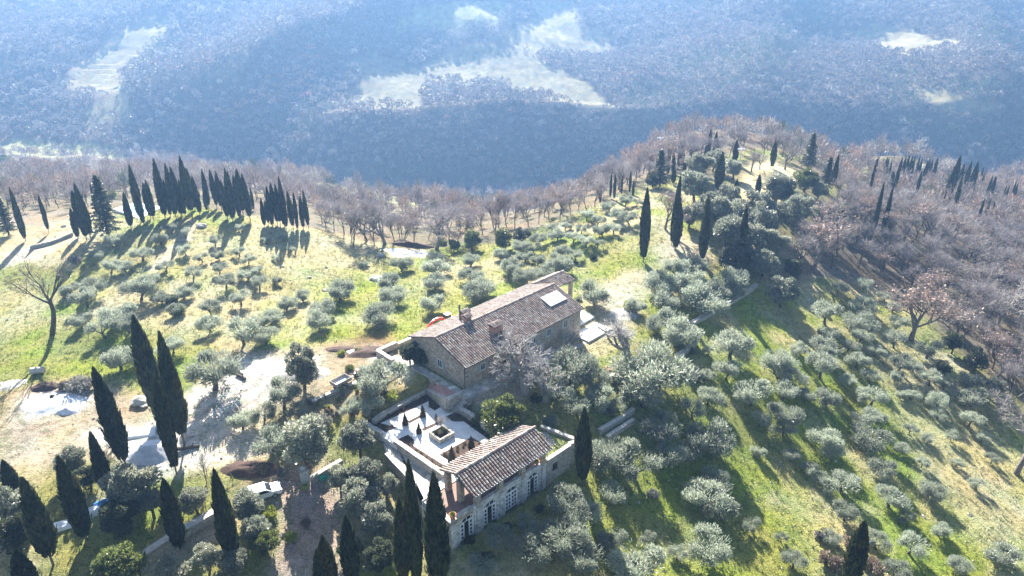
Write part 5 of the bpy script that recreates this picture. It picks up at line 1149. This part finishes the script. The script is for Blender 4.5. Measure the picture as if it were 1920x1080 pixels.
m = MB(); m.tube([(-.3, .1, .7), (-1.0, .3, 1.15)], .03, 5); m.tube([(-.3, -.1, .7), (-1.0, -.3, 1.15)], .03, 5); m.build('handlebar', M['iron'], o2); m = MB(); m.box((-1.1, -.25, .75), (-.7, .25, .85)); m.build('seat', M['rubber'], o2)
wheel(o2, .1, .38, .3, .18); wheel(o2, .1, -.38, .3, .18)
# ---- red excavator behind the house
ex0 = hw(12.0, 17.4); o = thing('excavator', 'red mini excavator behind the farmhouse with its bent boom reaching out', 'excavator', (ex0[0], ex0[1], float(tz(*ex0))), HROT + math.pi)
m = MB(); m.box((-.9, -.8, .35), (.9, .8, .7)); m.build('undercarriage', M['iron'], o)
for yy in (-.85, .85):
    m = MB(); m.prismy([(-1.1, .15), (-.9, 0), (.9, 0), (1.1, .15), (1.1, .35), (.9, .5), (-.9, .5), (-1.1, .35)], yy - .2, yy + .2); m.build('track', M['rubber'], o)
m = MB(); m.box((-1.1, -.8, .72), (.7, .8, 1.35)); m.build('body', M['orange'], o)
m = MB(); m.box((-.3, -.75, 1.353), (.65, .15, 2.3)); c = m.build('cab', M['glass'], o); m = MB(); m.box((-.36, -.8, 2.303), (.7, .2, 2.4)); m.build('cab_roof', M['orange'], c)
def armpoly(pts, t0, t1):
    P_ = np.array(pts, float); n = len(P_); up, dn = [], []
    for i in range(n):
        d = P_[min(i + 1, n - 1)] - P_[max(i - 1, 0)]; d /= np.linalg.norm(d); nn = np.array((-d[1], d[0])); t = t0 + (t1 - t0) * i / (n - 1); up.append(tuple(P_[i] + nn * t)); dn.append(tuple(P_[i] - nn * t))
    return up, dn
def arm(name, pts, t0, t1, hw_, mt):
    m = MB(); up, dn = armpoly(pts, t0, t1)
    for i in range(len(pts) - 1): m.prismy([up[i], up[i + 1], dn[i + 1], dn[i]], -hw_, hw_)
    m.build(name, M[mt], o)
arm('boom', [(.6, 1.2), (1.6, 2.1), (2.6, 2.45), (3.6, 2.35), (4.4, 1.9)], .22, .2, .17, 'orange'); arm('dipper_arm', [(4.2, 2.1), (5.0, 1.6), (5.7, .8)], .2, .13, .13, 'orange')
m = MB(); m.prismy([(5.2, 1.0), (5.6, 1.0), (5.9, .5), (5.6, .1), (5.1, .25)], -.35, .35); m.build('bucket', M['iron'], o); m = MB(); m.tube([(1.2, 0, 1.5), (2.3, 0, 2.2)], .06, 6); m.tube([(3.0, .0, 2.7), (4.4, 0, 2.25)], .06, 6); m.build('hydraulic_ram', M['steel'], o)
# ---- parked white car by the drive
x, y, z = G(492, 932); o = thing('parked_car', 'white car seen from behind, half hidden by the evergreen beside the drive', 'car', (x, y, z), R(28)); o.scale = (1.12, 1.12, 1.12)
prof = [(-2.05, .35), (2.05, .35), (2.12, .7), (2.0, .88), (1.05, 1.0), (.45, 1.45), (-1.2, 1.5), (-1.95, 1.15), (-2.1, .8)]
m = MB(); m.prismy(prof, -.82, .82); b_ = m.build('body', M['whitecar'], o); bv = b_.modifiers.new('bevel', 'BEVEL'); bv.width = .09; bv.segments = 3; bv.limit_method = 'ANGLE'
for yy, k in ((-.825, -1), (.825, 1)):
    m = MB(); m.prismy([(.9, 1.02), (.42, 1.37), (-1.1, 1.42), (-1.55, 1.1)], yy - .006, yy + .006); m.build('side_window', M['glass'], o)
    for xx in (1.3, -1.3): wheel(o, xx, yy - .06 * k, .32, .2)
m = MB(); m.add([(1.1, -.7, 1.0), (1.1, .7, 1.0), (.5, .62, 1.44), (.5, -.62, 1.44)], [(0, 1, 2, 3)]); m.build('windscreen', M['glass'], o); m = MB(); m.add([(-1.97, -.7, 1.17), (-1.97, .7, 1.17), (-1.28, .62, 1.5), (-1.28, -.62, 1.5)], [(3, 2, 1, 0)]); m.build('rear_window', M['glass'], o)
for yy in (-.6, .6): m = MB(); m.box((2.08, yy - .16, .66), (2.14, yy + .16, .8)); m.build('headlight', M['lamp'], o)
# ---- gatepost, pallet cage, wheelbarrow on the drive
x, y, z = G(572, 902); o = thing('gatepost', 'square pale stone gatepost at the top of the drive', 'gatepost', (x, y, z), R(30)); m = MB(); m.box((-.5, -.5, -.5), (.5, .5, 1.8)); m.build('shaft', M['annexwall'], o)
m = MB(); m.box((-.62, -.62, 1.803), (.62, .62, 1.98)); m.lathe([(.3, 1.98), (.36, 2.15), (.25, 2.4), (0, 2.5)], k=10); m.build('capstone', M['cap'], o)
x, y, z = G(607, 903); o = thing('wheelbarrow', 'green wheelbarrow parked beside the gatepost', 'wheelbarrow', (x, y, z), R(35)); m = MB(); m.add([(-.3, -.25, .35), (.35, -.2, .35), (.35, .2, .35), (-.3, .25, .35), (-.5, -.38, .72), (.65, -.32, .66), (.65, .32, .66), (-.5, .38, .72)], [(0, 3, 2, 1), (0, 1, 5, 4), (1, 2, 6, 5), (2, 3, 7, 6), (3, 0, 4, 7)]); m.build('tray', M['green'], o)
m = MB(); m.tube([(.8, 0, .2), (-.2, .22, .32), (-1.0, .3, .62)], .025, 5); m.tube([(.8, 0, .2), (-.2, -.22, .32), (-1.0, -.3, .62)], .025, 5); m.tube([(-.25, .22, .32), (-.3, .22, 0)], .025, 5); m.tube([(-.25, -.22, .32), (-.3, -.22, 0)], .025, 5); m.build('frame', M['steel'], o); m = MB(); m.tube([(.8, -.05, .2), (.8, .05, .2)], .2, 14); m.build('wheel', M['rubber'], o)
x, y, z = G(572, 915); o = thing('wire_basket', 'round yellow wire basket standing in front of the gatepost', 'basket', (x, y, z)); m = MB()
for zz in (0.02, .3, .6): m.tube([(.5 * math.cos(6.283 * j / 16), .5 * math.sin(6.283 * j / 16), zz) for j in range(17)], .025, 4)
for j in range(12): m.tube([(.5 * math.cos(.5236 * j), .5 * math.sin(.5236 * j), 0), (.5 * math.cos(.5236 * j), .5 * math.sin(.5236 * j), .6)], .018, 4)
m.build('wire_cage', M['wire'], o); m = MB(); m.lathe([(0, 0), (.44, 0), (.46, .3), (0, .42)]); m.build('clippings', M['lawn'], o)
# ---- stone roller on the lawn
x, y, z = G(72, 700); o = thing('stone_roller', 'pale stone cylinder lying on the left lawn below the bent tree', 'stone roller', (x, y, z + .55), R(12)); m = MB(); m.tube([(-1, 0, 0), (-.96, 0, 0), (.96, 0, 0), (1, 0, 0)], [.5, .56, .56, .5], 18); m.build('stone_drum', M['cap'], o); m = MB(); m.tube([(-1.15, 0, 0), (1.15, 0, 0)], .06, 6); m.build('axle', M['iron'], o)
# ---- heaps, boulders, logs
def heap(name, px, py, rx, ry, h, mt, lab, cat='heap', n=22):
    x, y, z = G(px, py); a = np.linspace(-1.15, 1.15, n); A, B2 = np.meshgrid(a, a); rr = np.hypot(A, B2); th_ = np.arctan2(B2, A)
    hh = h * np.clip(1 - rr ** 1.6, -.3, 1) * (.55 + .9 * vnoise(A * 2.3 + px, B2 * 2.3 + py, 5)) + (vnoise(A * 6 + px, B2 * 6, 8) - .5) * .25 * h
    zg = tz(x + A * rx, y + B2 * ry) - z; V = np.stack([A * rx, B2 * ry, zg + hh - .08], -1).reshape(-1, 3); i_ = np.arange(n * n).reshape(n, n)
    tag(link(name, mesh_np(name, V, np.stack([i_[:-1, :-1], i_[:-1, 1:], i_[1:, 1:], i_[1:, :-1]], -1).reshape(-1, 4), M[mt], None, True), None, (x, y, z)), lab, cat)
heap('gravel_heap', 100, 756, 5.0, 2.6, .8, 'gravel', 'flattened heap of white marble gravel at left behind the cypresses'); heap('gravel_heap', 128, 768, 2.2, 1.4, .7, 'gravel', 'smaller white gravel mound in front of the flat heap'); heap('earth_heap', 85, 726, 2.4, 1.3, .7, 'soil', 'brown heap of dug earth above the white gravel')
heap('earth_heap', 690, 660, 4.2, 2.2, .7, 'soil', 'long churned heap of dug earth left of the farmhouse terrace'); heap('earth_heap', 640, 655, 3.2, 1.3, .5, 'soil', 'second bank of dug earth farther from the farmhouse'); heap('earth_heap', 560, 700, 5.5, 2.2, .7, 'rock', 'rubble and brush heap behind the tall open evergreen')
heap('gravel_heap', 283, 848, 3.8, 2.4, 1.1, 'gravel', 'gravel heap in cypress shade beside the white yard'); heap('rubble_heap', 765, 474, 6.5, 2.6, .7, 'gravel', 'sunlit pale rubble at the foot of the bare wood'); heap('brush_heap', 775, 462, 6, 1.6, 1.1, 'soil', 'dark brush heap behind the pale rubble')
heap('earth_heap', 470, 880, 4.2, 1.6, .8, 'soil', 'reddish earth bank behind the parked car'); heap('rubble_heap', 18, 722, 3.6, 1.8, .35, 'rock', 'scatter of flat stones at the left edge of the lawn'); heap('rubble_heap', 1170, 590, 3.4, 2.4, .35, 'rock', 'stony rubble beside the end terrace of the farmhouse')
def boulder(px, py, s, lab, name='boulder', mt='rock', group=None):
    x, y, z = G(px, py); V = rdir(60); me = bpy.data.meshes.new(name); import bmesh
    bm = bmesh.new(); bmesh.ops.create_icosphere(bm, subdivisions=2, radius=1)
    for v in bm.verts: q = .72 + .5 * float(vnoise(np.array(v.co.x * 1.6 + px), np.array(v.co.y * 1.6 + v.co.z * 2.1 + py), 3)); v.co = Vector((v.co.x * s * q * 1.3, v.co.y * s * q, v.co.z * s * q * .62))
    bm.to_mesh(me); bm.free(); me.materials.append(M[mt]); tag(link(name, me, None, (x, y, z + s * .25)), lab, 'rock', group)
for q in '''263,755,1.1,pale boulder beside the trio of cypresses|270,762,.5,small round rock under the pale boulder|240,812,.6,boulder at the gravel yard edge|378,425,1.0,dark lying log-like rock below the left knoll|355,817,.6,pale block at the foot of the trio of cypresses|120,425,.5,stone on the knoll track|715,480,.9,dark rock left of the rubble
700,525,.7,flat pale rock on the hillside behind the farmhouse|610,545,.5,grey rock among the hillside olives|580,520,.4,small rock high on the dry hillside|530,500,.4,small rock on the dry bank under the knoll|690,500,.4,rock beside the lone small olive|1480,560,.5,rock beside the round dark oak'''.replace('\n', '|').split('|'):
    a, b_, s, lab = q.split(',', 3); boulder(float(a), float(b_), float(s), lab)
def log(px, py, ln, r, az_, lab):
    x, y, z = G(px, py); o = thing('felled_log', lab, 'log', (x, y, z + r * .8), R(az_), 'felled logs'); m = MB(); m.tube([(-ln / 2, 0, 0), (0, .05, .03), (ln / 2, 0, 0)], [r, r * .9, r * .8], 8); m.build('trunk', M['olivebark'], o); m = MB(); m.tube([(ln * .2, 0, r * .5), (ln * .3, .1, r + .4)], [r * .4, r * .2], 5); m.build('branch_stub', M['olivebark'], o)
log(444, 700, 2.6, .2, -25, 'felled log on the dirt right of the yard olive, upper'); log(452, 708, 2.2, .24, -35, 'felled log on the dirt right of the yard olive, lower'); log(352, 842, 3.0, .28, 15, 'thick log lying at the foot of the cypress trio')
# ---- tarps, navy trough and orange crate
def sheet_(name, px, py, ax, ay, h, az_, mt, lab, cat):
    x, y, z = G(px, py); n = 14; a = np.linspace(-1, 1, n); A, B2 = np.meshgrid(a, a); hh = h * (1 - np.maximum(np.abs(A), np.abs(B2)) ** 3) * (.7 + .6 * vnoise(A * 2 + px, B2 * 2, 9)) + .05
    V = np.stack([A * ax, B2 * ay, hh], -1).reshape(-1, 3); i_ = np.arange(n * n).reshape(n, n); Fq = np.stack([i_[:-1, :-1], i_[:-1, 1:], i_[1:, 1:], i_[1:, :-1]], -1).reshape(-1, 4)
    ed = np.concatenate([i_[0, :-1], i_[:-1, -1], i_[-1, :0:-1], i_[:0:-1, 0]]); V2 = V[ed].copy(); V2[:, 2] = -.3; k = len(ed); q0 = len(V); Fe = np.array([(ed[(j + 1) % k], ed[j], q0 + j, q0 + (j + 1) % k) for j in range(k)])
    l = link(name, mesh_np(name, np.concatenate([V, V2]), np.concatenate([Fq, Fe]), M[mt], None, True), None, (x, y, z)); l.rotation_euler = (0, 0, R(az_)); tag(l, lab, cat)
sheet_('tarpaulin', 178, 958, 1.6, .9, .5, 35, 'tarp', 'white tarpaulin over a stack between lower left cypresses', 'tarpaulin'); sheet_('tarpaulin', 193, 945, 1.0, .6, .5, 35, 'blue', 'blue tarpaulin tucked against the white one', 'tarpaulin'); sheet_('tarpaulin', 120, 985, 1.3, .8, .4, 20, 'tarp', 'grey-white tarpaulin behind the big lower left cypress', 'tarpaulin')
sheet_('dust_sheet', 262, 812, 2.2, 1.0, .25, 10, 'tarp', 'white sheet lying on the yard left of the cypress trio', 'sheet'); sheet_('dust_sheet', 663, 660, 1.0, .7, .25, 30, 'tarp', 'pale board sheet on the dug earth left of the house', 'sheet')
x, y, z = G(300, 846); o = thing('water_trough', 'navy blue trough lying by the shaded gravel heap', 'trough', (x, y, z), R(20)); m = MB(); m.box((-.8, -.35, 0), (.8, -.28, .5)); m.box((-.8, .28, 0), (.8, .35, .5)); m.box((-.8, -.28, 0), (-.72, .28, .5)); m.box((.72, -.28, 0), (.8, .28, .5)); m.box((-.72, -.28, 0), (.72, .28, .08)); m.build('tub', M['navy'], o)
x, y, z = G(306, 853); o = thing('tipping_bucket', 'orange metal tipping bucket beside the navy trough', 'bucket', (x, y, z), R(25)); m = MB(); m.prismy([(-.6, .5), (-.45, .05), (.4, .05), (.7, .55), (.64, .57), (.36, .11), (-.4, .11), (-.54, .5)], -.4, .4); m.build('bucket_shell', M['pot'], o); m = MB(); m.tube([(-.1, -.45, .3), (-.1, .45, .3)], .04, 6); m.build('axle', M['iron'], o)
# ---- floodlight posts
def lamp_post(px, py, ty, lab):
    x, y, z = G(px, py); v = (ty - 540) / F; dz = y * (v * cp + sp) / (v * sp - cp); h = dz + CAMZ - z; o = thing('lamp_post', lab, 'lamp post', (x, y, z), 0, 'white lamp posts'); m = MB(); m.tube([(0, 0, -.3), (0, 0, h * .5), (0, 0, h)], [.13, .1, .07], 7); m.build('post', M['lamp'], o)
    m = MB(); m.tube([(-.75, 0, h - .1), (.75, 0, h - .1)], .05, 5); m.tube([(0, -.5, h - .1), (0, .5, h - .1)], .05, 5); m.build('cross_arm', M['steel'], o)
    for dx, dy in ((-.8, 0), (.8, 0), (0, -.5), (0, .4)):
        m = MB(); m.lathe([(0, .42), (.16, .38), (.34, .1), (.34, 0), (0, -.04)], (dx, dy, h - .05), 9); m.build('lamp_shade', M['lamp'], o)
lamp_post(1234, 306, 259, 'white floodlight post rising above the pink wood left of the oak hill'); lamp_post(1130, 345, 309, 'white floodlight post among the wood at the saddle'); lamp_post(1385, 318, 280, 'white floodlight post in front of the cypress on the clearing'); lamp_post(1761, 550, 524, 'white floodlight post at the edge of the right-hand wood')
# ---- far house on the right
x, y, z = G(1740, 322, 2); d = proj(x, y, z)[2]; k = d / F * 34 / 9.5; fh = thing('distant_house', 'distant pale-roofed house among cypresses on the right', 'house', (x, y, float(tz(x, y))), R(-35)); zr = 4.2 + z * 0
m = MB(); m.prismx([(0, -4), (6, -4), (6, 3.6), (3, 5.0), (0, 3.6)], -4.5, 4.5); m.box((-9, .8, -4), (-4.503, 5.5, 2.6)); m.build('wall', M['annexwall'], fh)
m = MB(); m.prismx([(-.4, 3.5), (3, 5.1), (6.4, 3.5), (6.4, 3.7), (3, 5.35), (-.4, 3.7)], -4.9, 4.9); m.prismx([(.4, 2.5), (5.9, 3.1), (5.9, 3.3), (.4, 2.7)], -9.3, -4.9); m.build('roof', M['cap'], fh)
for q in (-2.6, 0, 2.6): m = MB(); m.box((q - .5, -.05, 1.2), (q + .5, .0, 2.6)); m.build('window', M['glass'], fh)
fh.scale = (k, k, k)
# ---- wire fence posts by the drive
# ---- grass tufts, weeds and stones over the near ground
def scat(n, zone_, ok=None):
    out = []
    while len(out) < n:
        px, py = rg.uniform(-20, 1940), rg.uniform(420, 1090)
        out.append((px, py))
    return out
N = 34000
tx_ = rg.uniform(-110, 120, N); ty_ = rg.uniform(42, 190, N); q1, q2, q3 = proj(tx_, ty_, tz(tx_, ty_))
k = (q1 > -20) & (q1 < 1940) & (q2 < 1095); j_ = np.clip(np.searchsorted(gy, ty_), 0, len(gy) - 1); i_ = np.clip(np.searchsorted(gx, tx_), 0, len(gx) - 1); gc = col[j_, i_]
grassy = (gc[:, 1] > gc[:, 0] * .93) & (gc[:, 1] > gc[:, 2] * 1.5); bld = np.zeros(N, bool)
for poly in (GARDEN, LAWN, wk, tt, [aw(-.5, -.5), aw(16.3, -.5), aw(16.3, 5.6), aw(-.5, 5.6)], [hw(-2.3, -3), hw(34, -3), hw(34, 17), hw(-2.3, 17)]): bld |= inpoly(tx_, ty_, poly)
k &= grassy & ~bld; tx_, ty_, gc = tx_[k], ty_[k], gc[k]; n = len(tx_); B_ = 5
cen = np.repeat(np.stack([tx_, ty_, tz(tx_, ty_)], 1), B_, 0) + rg.normal(size=(n * B_, 3)) * np.array((.14, .14, 0)); up = unit(rdir(n * B_) * .6 + np.array((0, 0, 1))); ln = rg.uniform(.1, .26, (n * B_, 1)) * np.repeat(rg.uniform(.6, 1.3, (n, 1)), B_, 0)
V, Fq = diamonds(cen + up * ln * .85, up * ln, unit(np.cross(up, rdir(n * B_))) * .055); cg = np.repeat(np.repeat(gc * rg.uniform(.5, 1.25, (n, 1)) * np.array((1, 1, .85)), B_, 0), 4, 0)
tag(link('grass', mesh_np('grass', V, Fq, M['grass'], np.clip(cg, 0, 1))), 'tufts of grass and weeds over the hillside', None, None, 'stuff')
N = 3600; sx = rg.uniform(-110, 110, N); sy = rg.uniform(45, 190, N); bld = np.zeros(N, bool)
for poly in (GARDEN, LAWN, wk, tt, [aw(-.5, -.5), aw(16.3, -.5), aw(16.3, 5.6), aw(-.5, 5.6)], [hw(-2.3, -3), hw(34, -3), hw(34, 17), hw(-2.3, 17)]): bld |= inpoly(sx, sy, poly)
sx, sy = sx[~bld], sy[~bld]; n = len(sx); ov_ = np.array([(1, 0, 0), (0, 1, 0), (-1, 0, 0), (0, -1, 0), (0, 0, .8), (0, 0, -.6)]); s = rg.uniform(.05, .2, (n, 1, 1)) * np.where(rg.uniform(0, 1, (n, 1, 1)) < .06, 2, 1)
V = (ov_[None] * s * rg.uniform(.6, 1.4, (n, 6, 1)) + np.stack([sx, sy, tz(sx, sy) + .02], 1)[:, None]).reshape(-1, 3); f8 = np.array([(0, 1, 4), (1, 2, 4), (2, 3, 4), (3, 0, 4), (1, 0, 5), (2, 1, 5), (3, 2, 5), (0, 3, 5)]); Fq = (f8[None] + np.arange(n)[:, None, None] * 6).reshape(-1, 3)
tag(link('loose_stones', mesh_np('loose_stones', V, Fq, M['rock'])), 'small loose stones scattered over the hillside', None, None, 'stuff')

# ------------------------------------------------------------------ haze: one closed box of air round everything
zlo = float(Z.min()) - 9; zhi = max(float(Z.max()) + 16, CAMZ + 12)
m = MB(); m.box((-1400, -80, zlo), (1400, 2300, zhi)); hz = m.build('haze', M['glass']); hz.data.materials.clear()
hm = bpy.data.materials.new('haze_air'); hm.use_nodes = True; t = hm.node_tree; t.nodes.clear(); oo = t.nodes.new('ShaderNodeOutputMaterial'); pv = t.nodes.new('ShaderNodeVolumePrincipled')
pv.inputs['Color'].default_value = (.30, .56, 1.0, 1); pv.inputs['Density'].default_value = HAZE_DENSITY; pv.inputs['Anisotropy'].default_value = .36; t.links.new(pv.outputs[0], oo.inputs['Volume']); hz.data.materials.append(hm)
tag(hz, 'blue winter haze over the valley', None, None, 'stuff')
